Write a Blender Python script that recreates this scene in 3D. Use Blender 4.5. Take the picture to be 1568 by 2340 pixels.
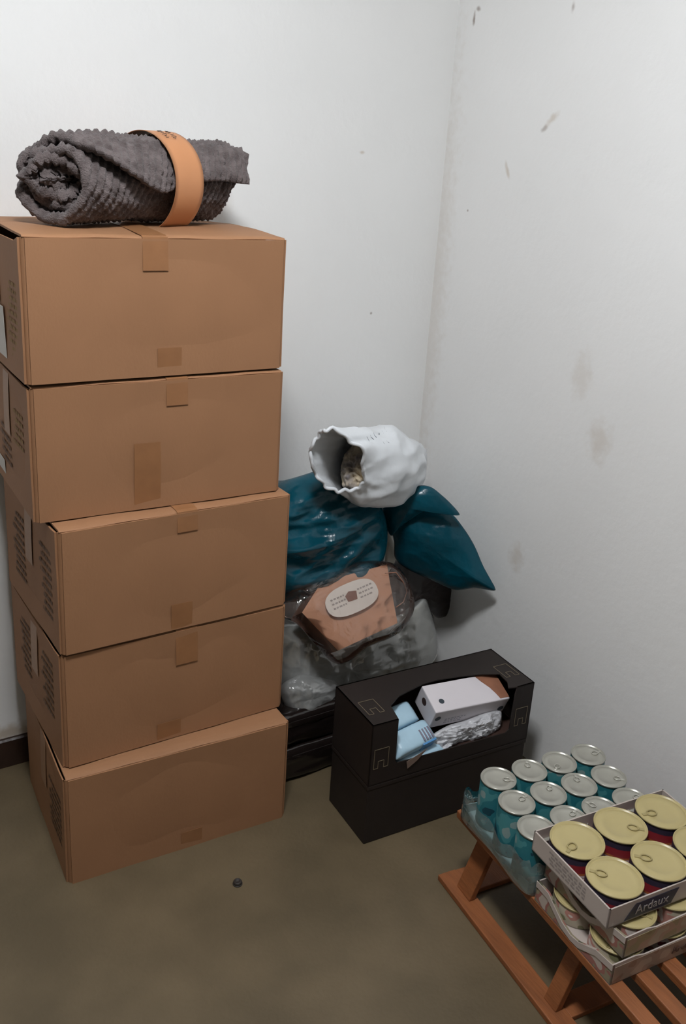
import bpy, bmesh, math, random
import numpy as np
from mathutils import Vector, Matrix

random.seed(7)
S = bpy.context.scene
C = S.collection
for o in list(bpy.data.objects):
    bpy.data.objects.remove(o)

# ------------------------------------------------------------------ camera
F, H = 2102.319, 1.51727
CX, CY = 784.0 + 4.945, 1170.0 - 83.148        # principal point of the cropped photograph
M3 = np.array([[0.84566596, 0.12399566, -0.51910901],
               [-0.530042, 0.308995, -0.78966928],
               [0.06248653, 0.942946, 0.32702946]])
cam = bpy.data.cameras.new('camera')
camo = bpy.data.objects.new('camera', cam)
C.objects.link(camo)
mw = Matrix([list(r) for r in M3]).to_4x4()
mw.translation = (0, 0, H)
camo.matrix_world = mw
cam.sensor_fit = 'HORIZONTAL'
cam.sensor_width = 36
cam.lens = F / 1568 * 36
cam.shift_x = (784.0 - CX) / 1568
cam.shift_y = (CY - 1170.0) / 1568
cam.clip_start = 0.02
S.camera = camo

# ------------------------------------------------------------------ world, light, exposure
W = bpy.data.worlds.new('world')
S.world = W
W.use_nodes = True
W.node_tree.nodes['Background'].inputs[0].default_value = (0.05, 0.05, 0.05, 1)
W.node_tree.nodes['Background'].inputs[1].default_value = 0.2
S.view_settings.view_transform = 'Standard'
S.view_settings.look = 'None'
S.view_settings.gamma = 1
S.view_settings.use_curve_mapping = False
S.view_settings.exposure = 0.0
LAMP_POS = (0.36, 0.76, 2.50)
LAMP_R = 0.17
LAMP_E = 114.0
LAMP_COL = (0.965, 0.99, 1.02, 1)


# ------------------------------------------------------------------ measuring helpers
def ray(x, y):
    v = M3 @ np.array([x - CX, CY - y, -F])
    return v / np.linalg.norm(v)


def fl(x, y, z=0.0):
    """point of height z"""
    d = ray(x, y)
    return Vector((0, 0, H)) + Vector(d) * ((z - H) / d[2])


def aty(x, y, Y):
    """point on the vertical plane y = Y"""
    d = ray(x, y)
    return Vector((0, 0, H)) + Vector(d) * (Y / d[1])


def lin(r, g, b):
    def f(c):
        c /= 255
        return c / 12.92 if c <= 0.04045 else ((c + 0.055) / 1.055) ** 2.4
    return (f(r), f(g), f(b), 1)


# vectorised value noise
def _hash(ix, iy, iz, seed):
    n = (ix.astype(np.int64) * 374761393 + iy.astype(np.int64) * 668265263 + iz.astype(np.int64) * 2147483647 + seed * 1274126177) & 0xFFFFFFFF
    n = ((n ^ (n >> 13)) * 1274126177) & 0xFFFFFFFF
    n = (n ^ (n >> 16)) & 0xFFFFFFFF
    return n / 4294967295.0


def vnoise(p, scale=1.0, seed=0):
    p = np.asarray(p, float) * scale
    i = np.floor(p)
    f = p - i
    f = f * f * (3 - 2 * f)
    i = i.astype(np.int64)
    out = 0
    for dx in (0, 1):
        for dy in (0, 1):
            for dz in (0, 1):
                w = (f[..., 0] if dx else 1 - f[..., 0]) * (f[..., 1] if dy else 1 - f[..., 1]) * (f[..., 2] if dz else 1 - f[..., 2])
                out = out + w * _hash(i[..., 0] + dx, i[..., 1] + dy, i[..., 2] + dz, seed)
    return out * 2 - 1


def ridged(p, scale, seed=0, octaves=3):
    a, s, t = 1.0, scale, 0
    for k in range(octaves):
        t = t + a * (1 - np.abs(vnoise(p, s, seed + k * 17)) * 2)
        a *= 0.5
        s *= 2.1
    return t / 1.75


# ------------------------------------------------------------------ materials
def new_mat(name):
    m = bpy.data.materials.new(name)
    m.use_nodes = True
    nt = m.node_tree
    return m, nt, nt.nodes['Principled BSDF']


def mat(name, col, rough=0.6, var=0.0, vscale=6.0, bump=0.0, bscale=60.0, metal=0.0, spec=0.5, col2=None, stretch=(1, 1, 1), coat=0.0):
    m, nt, b = new_mat(name)
    N, L = nt.nodes, nt.links
    b.inputs['Roughness'].default_value = rough
    b.inputs['Metallic'].default_value = metal
    b.inputs['Specular IOR Level'].default_value = spec
    b.inputs['Coat Weight'].default_value = coat
    b.inputs['Base Color'].default_value = col
    tc = N.new('ShaderNodeTexCoord')
    mp = N.new('ShaderNodeMapping')
    mp.inputs['Scale'].default_value = stretch
    L.new(tc.outputs['Object'], mp.inputs['Vector'])
    if var or col2:
        n = N.new('ShaderNodeTexNoise')
        n.inputs['Scale'].default_value = vscale
        n.inputs['Detail'].default_value = 5
        L.new(mp.outputs[0], n.inputs['Vector'])
        r = N.new('ShaderNodeValToRGB')
        c2 = col2 if col2 else tuple(c * (1 - var) for c in col[:3]) + (1,)
        r.color_ramp.elements[0].color = c2
        r.color_ramp.elements[1].color = col
        r.color_ramp.elements[0].position = 0.35
        r.color_ramp.elements[1].position = 0.65
        L.new(n.outputs['Fac'], r.inputs[0])
        L.new(r.outputs[0], b.inputs['Base Color'])
    if bump:
        n2 = N.new('ShaderNodeTexNoise')
        n2.inputs['Scale'].default_value = bscale
        n2.inputs['Detail'].default_value = 4
        L.new(mp.outputs[0], n2.inputs['Vector'])
        bp = N.new('ShaderNodeBump')
        bp.inputs['Strength'].default_value = bump
        bp.inputs['Distance'].default_value = 0.01
        L.new(n2.outputs['Fac'], bp.inputs['Height'])
        L.new(bp.outputs[0], b.inputs['Normal'])
    return m


def film(name, tint, transp, rough=0.12, gloss=0.25, bump=0.3, bscale=25):
    """thin clear or milky plastic film: transparent + diffuse + glossy"""
    m = bpy.data.materials.new(name)
    m.use_nodes = True
    nt = m.node_tree
    N, L = nt.nodes, nt.links
    N.remove(N['Principled BSDF'])
    out = N['Material Output']
    tr = N.new('ShaderNodeBsdfTransparent')
    df = N.new('ShaderNodeBsdfDiffuse')
    tl = N.new('ShaderNodeBsdfTranslucent')
    gl = N.new('ShaderNodeBsdfGlossy')
    df.inputs['Color'].default_value = tint
    tl.inputs['Color'].default_value = tint
    gl.inputs['Roughness'].default_value = rough
    gl.inputs['Color'].default_value = (1, 1, 1, 1)
    m0 = N.new('ShaderNodeMixShader')
    m0.inputs[0].default_value = 0.35
    L.new(df.outputs[0], m0.inputs[1])
    L.new(tl.outputs[0], m0.inputs[2])
    m1 = N.new('ShaderNodeMixShader')
    m1.inputs[0].default_value = transp
    L.new(m0.outputs[0], m1.inputs[1])
    L.new(tr.outputs[0], m1.inputs[2])
    fr = N.new('ShaderNodeFresnel')
    fr.inputs['IOR'].default_value = 1.45
    mul = N.new('ShaderNodeMath')
    mul.operation = 'MULTIPLY_ADD'
    mul.inputs[1].default_value = 1.0
    mul.inputs[2].default_value = gloss * 0.3
    mul.use_clamp = True
    L.new(fr.outputs[0], mul.inputs[0])
    m2 = N.new('ShaderNodeMixShader')
    L.new(mul.outputs[0], m2.inputs[0])
    L.new(m1.outputs[0], m2.inputs[1])
    L.new(gl.outputs[0], m2.inputs[2])
    L.new(m2.outputs[0], out.inputs[0])
    if bump:
        tc = N.new('ShaderNodeTexCoord')
        n2 = N.new('ShaderNodeTexNoise')
        n2.inputs['Scale'].default_value = bscale
        n2.inputs['Detail'].default_value = 3
        n2.inputs['Distortion'].default_value = 1.0
        L.new(tc.outputs['Object'], n2.inputs['Vector'])
        bp = N.new('ShaderNodeBump')
        bp.inputs['Strength'].default_value = bump
        bp.inputs['Distance'].default_value = 0.02
        L.new(n2.outputs['Fac'], bp.inputs['Height'])
        for s in (gl, df):
            L.new(bp.outputs[0], s.inputs['Normal'])
    return m


def wall_mat(name, base, spots, bumpy=0.12):
    """painted plaster with stains and painted-in shading: spots = (point, (rx, ry, rz), colour, strength)"""
    m, nt, b = new_mat(name)
    N, L = nt.nodes, nt.links
    b.inputs['Roughness'].default_value = 0.75
    b.inputs['Specular IOR Level'].default_value = 0.25
    tc = N.new('ShaderNodeTexCoord')
    nz = N.new('ShaderNodeTexNoise')
    nz.inputs['Scale'].default_value = 2.2
    nz.inputs['Detail'].default_value = 6
    L.new(tc.outputs['Object'], nz.inputs['Vector'])
    rp = N.new('ShaderNodeValToRGB')
    rp.color_ramp.elements[0].color = tuple(c * 0.955 for c in base[:3]) + (1,)
    rp.color_ramp.elements[1].color = base
    rp.color_ramp.elements[0].position = 0.3
    rp.color_ramp.elements[1].position = 0.7
    L.new(nz.outputs['Fac'], rp.inputs[0])
    cur = rp.outputs[0]
    # wobble the coordinates so the spots have ragged outlines
    wn = N.new('ShaderNodeTexNoise')
    wn.inputs['Scale'].default_value = 45
    wn.inputs['Detail'].default_value = 3
    L.new(tc.outputs['Object'], wn.inputs['Vector'])
    for (p, r, ang, col, st) in spots:
        mp = N.new('ShaderNodeMapping')
        mp.vector_type = 'TEXTURE'
        mp.inputs['Location'].default_value = p
        mp.inputs['Rotation'].default_value = ang
        mp.inputs['Scale'].default_value = r
        L.new(tc.outputs['Object'], mp.inputs['Vector'])
        ln = N.new('ShaderNodeVectorMath')
        ln.operation = 'LENGTH'
        L.new(mp.outputs[0], ln.inputs[0])
        ad = N.new('ShaderNodeMath')
        ad.operation = 'MULTIPLY_ADD'
        ad.inputs[1].default_value = 1.1
        ad.inputs[2].default_value = -0.55
        L.new(wn.outputs['Fac'], ad.inputs[0])
        sm = N.new('ShaderNodeMath')
        sm.operation = 'ADD'
        L.new(ln.outputs['Value'], sm.inputs[0])
        L.new(ad.outputs[0], sm.inputs[1])
        mr = N.new('ShaderNodeMapRange')
        mr.interpolation_type = 'SMOOTHSTEP'
        mr.inputs['From Min'].default_value = 0.1
        mr.inputs['From Max'].default_value = 1.0
        mr.inputs['To Min'].default_value = st
        mr.inputs['To Max'].default_value = 0
        L.new(sm.outputs[0], mr.inputs['Value'])
        mx = N.new('ShaderNodeMixRGB')
        mx.inputs[2].default_value = col
        L.new(mr.outputs[0], mx.inputs[0])
        L.new(cur, mx.inputs[1])
        cur = mx.outputs[0]
    L.new(cur, b.inputs['Base Color'])
    bn = N.new('ShaderNodeTexNoise')
    bn.inputs['Scale'].default_value = 35
    bn.inputs['Detail'].default_value = 5
    L.new(tc.outputs['Object'], bn.inputs['Vector'])
    bp = N.new('ShaderNodeBump')
    bp.inputs['Strength'].default_value = bumpy
    bp.inputs['Distance'].default_value = 0.01
    L.new(bn.outputs['Fac'], bp.inputs['Height'])
    L.new(bp.outputs[0], b.inputs['Normal'])
    return m


# ------------------------------------------------------------------ mesh helpers
def link(name, me, m=None, parent=None, smooth=False):
    o = bpy.data.objects.new(name, me)
    C.objects.link(o)
    if m:
        me.materials.append(m)
    if parent:
        o.parent = parent
    if smooth:
        me.polygons.foreach_set('use_smooth', [True] * len(me.polygons))
    return o


def mesh(name, verts, faces, m=None, parent=None, smooth=False):
    me = bpy.data.meshes.new(name)
    me.from_pydata([tuple(v) for v in verts], [], faces)
    me.update()
    o = link(name, me, m, parent, smooth)
    if name == 'printed_lettering':
        o['kind'] = 'stuff'
    return o


def bm_obj(name, bm, m=None, parent=None, smooth=False):
    bmesh.ops.recalc_face_normals(bm, faces=bm.faces)
    me = bpy.data.meshes.new(name)
    bm.to_mesh(me)
    bm.free()
    return link(name, me, m, parent, smooth)


def box_bm(x0, x1, y0, y1, z0, z1, bev=0.0, seg=2):
    bm = bmesh.new()
    bmesh.ops.create_cube(bm, size=1)
    for v in bm.verts:
        v.co = Vector(((x0 + x1) / 2 + v.co.x * (x1 - x0), (y0 + y1) / 2 + v.co.y * (y1 - y0), (z0 + z1) / 2 + v.co.z * (z1 - z0)))
    if bev:
        bmesh.ops.bevel(bm, geom=bm.edges[:], offset=bev, segments=seg, profile=0.5, affect='EDGES')
    return bm


def box(name, x0, x1, y0, y1, z0, z1, m, parent=None, bev=0.0, seg=2, smooth=False):
    return bm_obj(name, box_bm(x0, x1, y0, y1, z0, z1, bev, seg), m, parent, smooth)


def plate(name, pts, thick, o, u, v, m, parent=None):
    """flat panel: 2-D outline pts in the frame (o, u, v), extruded by thick along u x v"""
    o, u, v = Vector(o), Vector(u), Vector(v)
    n = u.cross(v).normalized()
    bm = bmesh.new()
    a = [bm.verts.new(o + u * p[0] + v * p[1]) for p in pts]
    b = [bm.verts.new(o + u * p[0] + v * p[1] + n * thick) for p in pts]
    bm.faces.new(a[::-1])
    bm.faces.new(b)
    k = len(pts)
    for i in range(k):
        bm.faces.new((a[i], a[(i + 1) % k], b[(i + 1) % k], b[i]))
    bm.normal_update()
    bmesh.ops.triangulate(bm, faces=[f for f in bm.faces if len(f.verts) > 4], ngon_method='EAR_CLIP')
    return bm_obj(name, bm, m, parent)


def ribbon(name, path, width_dir, width, thick, normal_fn, m, parent=None):
    """tape: a strip of given width along path (list of Vector), lifted along the normals"""
    w = Vector(width_dir).normalized() * width / 2
    vs, fs = [], []
    for i, p in enumerate(path):
        n = Vector(normal_fn[i])
        vs += [p - w, p + w, p + w + n * thick, p - w + n * thick]
    for i in range(len(path) - 1):
        a, b = 4 * i, 4 * i + 4
        for k in range(4):
            fs.append((a + k, a + (k + 1) % 4, b + (k + 1) % 4, b + k))
    fs.append((0, 1, 2, 3))
    e = 4 * (len(path) - 1)
    fs.append((e + 3, e + 2, e + 1, e))
    o = mesh(name, vs, fs, m, parent)
    bm = bmesh.new()
    bm.from_mesh(o.data)
    bmesh.ops.recalc_face_normals(bm, faces=bm.faces)
    bm.to_mesh(o.data)
    bm.free()
    return o


def lathe_me(name, prof, n=40):
    vs, fs = [], []
    for (r, z) in prof:
        for i in range(n):
            a = 2 * math.pi * i / n
            vs.append((r * math.cos(a), r * math.sin(a), z))
    for j in range(len(prof) - 1):
        for i in range(n):
            k = (i + 1) % n
            fs.append((j * n + i, j * n + k, (j + 1) * n + k, (j + 1) * n + i))
    fs.append(tuple(range(n))[::-1])
    fs.append(tuple((len(prof) - 1) * n + i for i in range(n)))
    me = bpy.data.meshes.new(name)
    me.from_pydata(vs, [], fs)
    me.update()
    return me


def tube_me(name, pts, r, n=8, closed=False):
    pts = [Vector(p) for p in pts]
    vs, fs = [], []
    k = len(pts)
    for i, p in enumerate(pts):
        if closed:
            t = (pts[(i + 1) % k] - pts[i - 1]).normalized()
        else:
            t = (pts[min(i + 1, k - 1)] - pts[max(i - 1, 0)]).normalized()
        a = t.cross(Vector((0, 0, 1)))
        if a.length < 1e-3:
            a = t.cross(Vector((1, 0, 0)))
        a.normalize()
        b = t.cross(a)
        for j in range(n):
            q = 2 * math.pi * j / n
            vs.append(p + a * (r * math.cos(q)) + b * (r * math.sin(q)))
    for i in range(k if closed else k - 1):
        for j in range(n):
            i2 = (i + 1) % k
            fs.append((i * n + j, i * n + (j + 1) % n, i2 * n + (j + 1) % n, i2 * n + j))
    if not closed:
        fs.append(tuple(range(n))[::-1])
        fs.append(tuple((k - 1) * n + j for j in range(n)))
    me = bpy.data.meshes.new(name)
    me.from_pydata([tuple(v) for v in vs], [], fs)
    me.update()
    return me


def smooth_loop(pts, n, closed=True, it=1):
    """Catmull-Rom resample of a closed outline"""
    P = [np.array(p, float) for p in pts]
    k = len(P)
    out = []
    segs = k if closed else k - 1
    per = max(2, n // segs)
    for i in range(segs):
        if closed:
            p0, p1, p2, p3 = P[i - 1], P[i], P[(i + 1) % k], P[(i + 2) % k]
        else:
            p0, p1, p2, p3 = P[max(i - 1, 0)], P[i], P[i + 1], P[min(i + 2, k - 1)]
        for j in range(per):
            t = j / per
            out.append(0.5 * ((2 * p1) + (-p0 + p2) * t + (2 * p0 - 5 * p1 + 4 * p2 - p3) * t * t + (-p0 + 3 * p1 - 3 * p2 + p3) * t ** 3))
    if not closed:
        out.append(P[-1])
    return np.array(out)


def pillow(name, outline, centre, normal, tf, tb, m, parent, base, n=144, rings=34, wr=0.02, ws=9.0, seed=1, fine=0.3, stretch=None, pw=2.4, ex=0.6, stripes=None, cell=None):
    """a soft stuffed body: closed outline (3-D), bulging tf to the front and tb to the back, creased by ridged noise"""
    B = smooth_loop(outline, n)
    n = len(B)
    c = np.array(centre, float)
    nn = np.array(normal, float)
    nn /= np.linalg.norm(nn)
    rr = np.linspace(0, 1, rings + 1)[1:] ** 0.8
    base = np.array(base, float)

    def side(sgn, T):
        r = rr[:, None, None]
        p = c + r * (B[None] - c)
        prof = np.clip(1 - rr ** pw, 0, 1) ** ex
        q = p * (np.array(stretch) if stretch is not None else 1.0)
        wv = ridged(q, ws, seed + (0 if sgn > 0 else 50)) - 0.35
        wv = wv + fine * (ridged(q, ws * 3.1, seed + 9) - 0.35)
        if stripes is not None:
            d, amp, fr = stripes
            t = (p - c) @ np.array(d)
            wv = wv + amp * np.sin(fr * t + 3.5 * vnoise(p, 7, seed + 3))
        edge = np.clip((1 - rr ** 5), 0, 1)[:, None]
        off = sgn * T * prof[:, None] + sgn * wr * wv * edge
        return p + nn * off[..., None]
    f, b = side(1, tf), side(-1, tb)
    b[-1] = f[-1]
    cf = f[0].mean(0)
    cb = b[0].mean(0)
    vs = np.concatenate([[cf], f.reshape(-1, 3), [cb], b[:-1].reshape(-1, 3)]) - base
    fs = []
    R = rings
    for i in range(n):
        k = (i + 1) % n
        fs.append((0, 1 + i, 1 + k))
        for j in range(R - 1):
            fs.append((1 + j * n + i, 1 + (j + 1) * n + i, 1 + (j + 1) * n + k, 1 + j * n + k))
    o2 = 1 + R * n
    for i in range(n):
        k = (i + 1) % n
        fs.append((o2, o2 + 1 + k, o2 + 1 + i))
        for j in range(R - 1):
            if j + 1 < R - 1:
                a, b_ = o2 + 1 + (j + 1) * n + i, o2 + 1 + (j + 1) * n + k
            else:
                a, b_ = 1 + (R - 1) * n + i, 1 + (R - 1) * n + k
            fs.append((o2 + 1 + j * n + i, o2 + 1 + j * n + k, b_, a))
    o = mesh(name, vs, fs, m, parent, True)
    bm = bmesh.new()
    bm.from_mesh(o.data)
    bmesh.ops.recalc_face_normals(bm, faces=bm.faces)
    bm.to_mesh(o.data)
    bm.free()
    return o


def text_me(name, s, size, extrude=0.0003):
    cu = bpy.data.curves.new(name, 'FONT')
    cu.body = s
    cu.size = size
    cu.extrude = extrude
    cu.align_x = 'CENTER'
    cu.align_y = 'CENTER'
    cu.resolution_u = 3
    o = bpy.data.objects.new(name, cu)
    C.objects.link(o)
    dg = bpy.context.evaluated_depsgraph_get()
    me = bpy.data.meshes.new_from_object(o.evaluated_get(dg))
    bpy.data.objects.remove(o)
    return me


def tag(o, label, cat, group=None, kind=None):
    o['label'] = label
    o['category'] = cat
    if group:
        o['group'] = group
    if kind:
        o['kind'] = kind
    return o


def thing(name, label, cat, loc=(0, 0, 0), rz=0.0, group=None):
    o = bpy.data.objects.new(name, None)
    o.empty_display_size = 0.05
    C.objects.link(o)
    o.location = loc
    o.rotation_euler = (0, 0, rz)
    return tag(o, label, cat, group)


def structure(o, label, cat='structure'):
    o['kind'] = 'structure'
    o['label'] = label
    o['category'] = cat
    return o


# ================================================================== THE ROOM
XR, YB, XL, YF, ZC = 1.625, 2.085, -2.4, -2.4, 2.62
WHITE = (0.85, 0.85, 0.84, 1)
BROWN = lin(120, 98, 84)
TAN = lin(190, 172, 150)


def wr_pt(px, py):
    d = ray(px, py)
    return tuple(Vector((0, 0, H)) + Vector(d) * (XR / d[0]))


right_spots = [
    (wr_pt(1084, 42), (0.2, 0.007, 0.024), (0, 0, 0), BROWN, 0.75),
    (wr_pt(1094, 20), (0.2, 0.013, 0.008), (0.3, 0, 0), BROWN, 0.6),
    (wr_pt(1310, 15), (0.2, 0.008, 0.016), (0, 0, 0), BROWN, 0.5),
    (wr_pt(1245, 293), (0.2, 0.018, 0.009), (-0.5, 0, 0), BROWN, 0.45),
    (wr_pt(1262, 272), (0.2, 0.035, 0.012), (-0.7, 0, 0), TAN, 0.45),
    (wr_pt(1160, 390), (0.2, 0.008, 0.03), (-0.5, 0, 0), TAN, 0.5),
    (wr_pt(1069, 481), (0.2, 0.005, 0.005), (0, 0, 0), BROWN, 0.6),
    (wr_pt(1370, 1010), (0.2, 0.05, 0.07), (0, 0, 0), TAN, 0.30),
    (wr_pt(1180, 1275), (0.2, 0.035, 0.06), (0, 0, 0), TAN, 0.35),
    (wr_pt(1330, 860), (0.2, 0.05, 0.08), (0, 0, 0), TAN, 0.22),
    ((XR, YB, 1.15), (0.2, 0.09, 0.9), (0, 0, 0), TAN, 0.22),  # shading of the corner, painted as a tan tint
]
back_spots = [
    (tuple(aty(848, 716, YB)), (0.005, 0.2, 0.005), (0, 0, 0), BROWN, 0.6),
    (tuple(aty(828, 348, YB)), (0.012, 0.2, 0.006), (0, 0, 0), TAN, 0.5),
    (tuple(aty(500, 480, YB)), (0.05, 0.2, 0.07), (0, 0, 0), TAN, 0.2),  # soft shadow beside the blanket, painted on the wall
    (tuple(aty(20, 1675, YB)), (0.5, 0.2, 0.035), (0, 0, 0), lin(165, 140, 105), 0.6),
]
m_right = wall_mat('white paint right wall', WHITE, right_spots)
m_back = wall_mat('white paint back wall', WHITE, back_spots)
m_plain = wall_mat('white paint', WHITE, [])
m_dull = wall_mat('darkened unseen wall paint', (0.42, 0.40, 0.36, 1), [])  # for the unseen walls, darkened to lower the bounced light
m_floor = mat('greenish concrete floor', lin(104, 90, 67), 0.55, var=0.2, vscale=5, bump=0.1, bscale=90, col2=lin(88, 76, 55))
m_skirt = mat('dark brown gloss paint', lin(52, 34, 26), 0.4, var=0.3, vscale=20, bump=0.3, bscale=40)

T = 0.1
structure(box('floor', XL - T, XR + T, YF - T, YB + T, -T, 0, m_floor), 'worn grey-green concrete floor with faint stains', 'floor')
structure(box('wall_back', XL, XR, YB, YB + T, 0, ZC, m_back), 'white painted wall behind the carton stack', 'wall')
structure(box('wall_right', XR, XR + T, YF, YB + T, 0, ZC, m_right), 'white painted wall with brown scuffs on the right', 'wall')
structure(box('wall_left', XL - T, XL, YF, YB + T, 0, ZC, m_dull), 'unseen dull cream wall on the left of the room', 'wall')
structure(box('wall_front', XL - T, XR + T, YF - T, YF, 0, ZC, m_dull), 'unseen dull cream wall behind the viewer', 'wall')
structure(box('ceiling', XL - T, XR + T, YF - T, YB + T, ZC, ZC + T, m_plain), 'plain white ceiling of the store room', 'ceiling')


def skirting(name, a, b, nrm, label):
    """dark painted skirting with an uneven top edge"""
    a, b = Vector(a), Vector(b)
    n = Vector(nrm) * 0.012
    k = 60
    vs, fs = [], []
    for i in range(k + 1):
        p = a.lerp(b, i / k)
        h = 0.078 + 0.006 * float(vnoise(np.array([p.x * 14, p.y * 14, 0.3]), 1.0, 3))
        vs += [p + n, p + n + Vector((0, 0, h - 0.004)), p + n * 0.6 + Vector((0, 0, h)), p + Vector((0, 0, h)), p]
    for i in range(k):
        for j in range(4):
            fs.append((5 * i + j, 5 * i + 5 + j, 5 * i + 6 + j, 5 * i + 1 + j))
    fs += [(0, 1, 2, 3, 4), tuple(5 * k + j for j in (4, 3, 2, 1, 0))]
    o = mesh(name, vs, fs, m_skirt)
    bm = bmesh.new(); bm.from_mesh(o.data); bmesh.ops.recalc_face_normals(bm, faces=bm.faces); bm.to_mesh(o.data); bm.free()
    return structure(o, label, 'baseboard')


skirting('baseboard_back', (XL, YB, 0), (XR, YB, 0), (0, -1, 0), 'dark brown painted baseboard along the back wall')

# ceiling lamp (the only light)
m_lampbody = mat('white enamel', (0.8, 0.8, 0.8, 1), 0.4)
m_em, nt, b = new_mat('lamp diffuser')
b.inputs['Emission Color'].default_value = LAMP_COL
b.inputs['Emission Strength'].default_value = LAMP_E
b.inputs['Base Color'].default_value = (0.8, 0.8, 0.8, 1)
lamp = thing('ceiling_lamp', 'round white ceiling lamp above the room', 'lamp', LAMP_POS)
hz = ZC - LAMP_POS[2]
link('housing', lathe_me('housing', [(LAMP_R + 0.01, hz), (LAMP_R + 0.01, 0.02), (LAMP_R + 0.004, 0.015)], 48), m_lampbody, lamp, True)
link('diffuser', lathe_me('diffuser', [(LAMP_R, 0.016), (LAMP_R, -0.01), (LAMP_R * 0.9, -0.035), (LAMP_R * 0.6, -0.05), (0.01, -0.055)], 48), m_em, lamp, True)

# ================================================================== CARTON STACK
m_card = mat('kraft cardboard', lin(155, 113, 81), 0.7, var=0.07, vscale=7, bump=0.05, bscale=200, spec=0.3, stretch=(1, 1, 0.6))
m_cardin = mat('cardboard inside', lin(120, 88, 60), 0.85)
m_tape = mat('brown packing tape', lin(150, 105, 70), 0.35, var=0.10, vscale=30, spec=0.5)
m_clear = mat('clear tape', lin(160, 122, 92), 0.5, var=0.1, vscale=30)
m_ink = mat('faded brown print', lin(104, 76, 54), 0.8)
m_ink2 = mat('faded ochre print', lin(140, 108, 60), 0.8)
m_white = mat('white paper', lin(205, 200, 192), 0.6, var=0.05, vscale=20)


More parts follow.
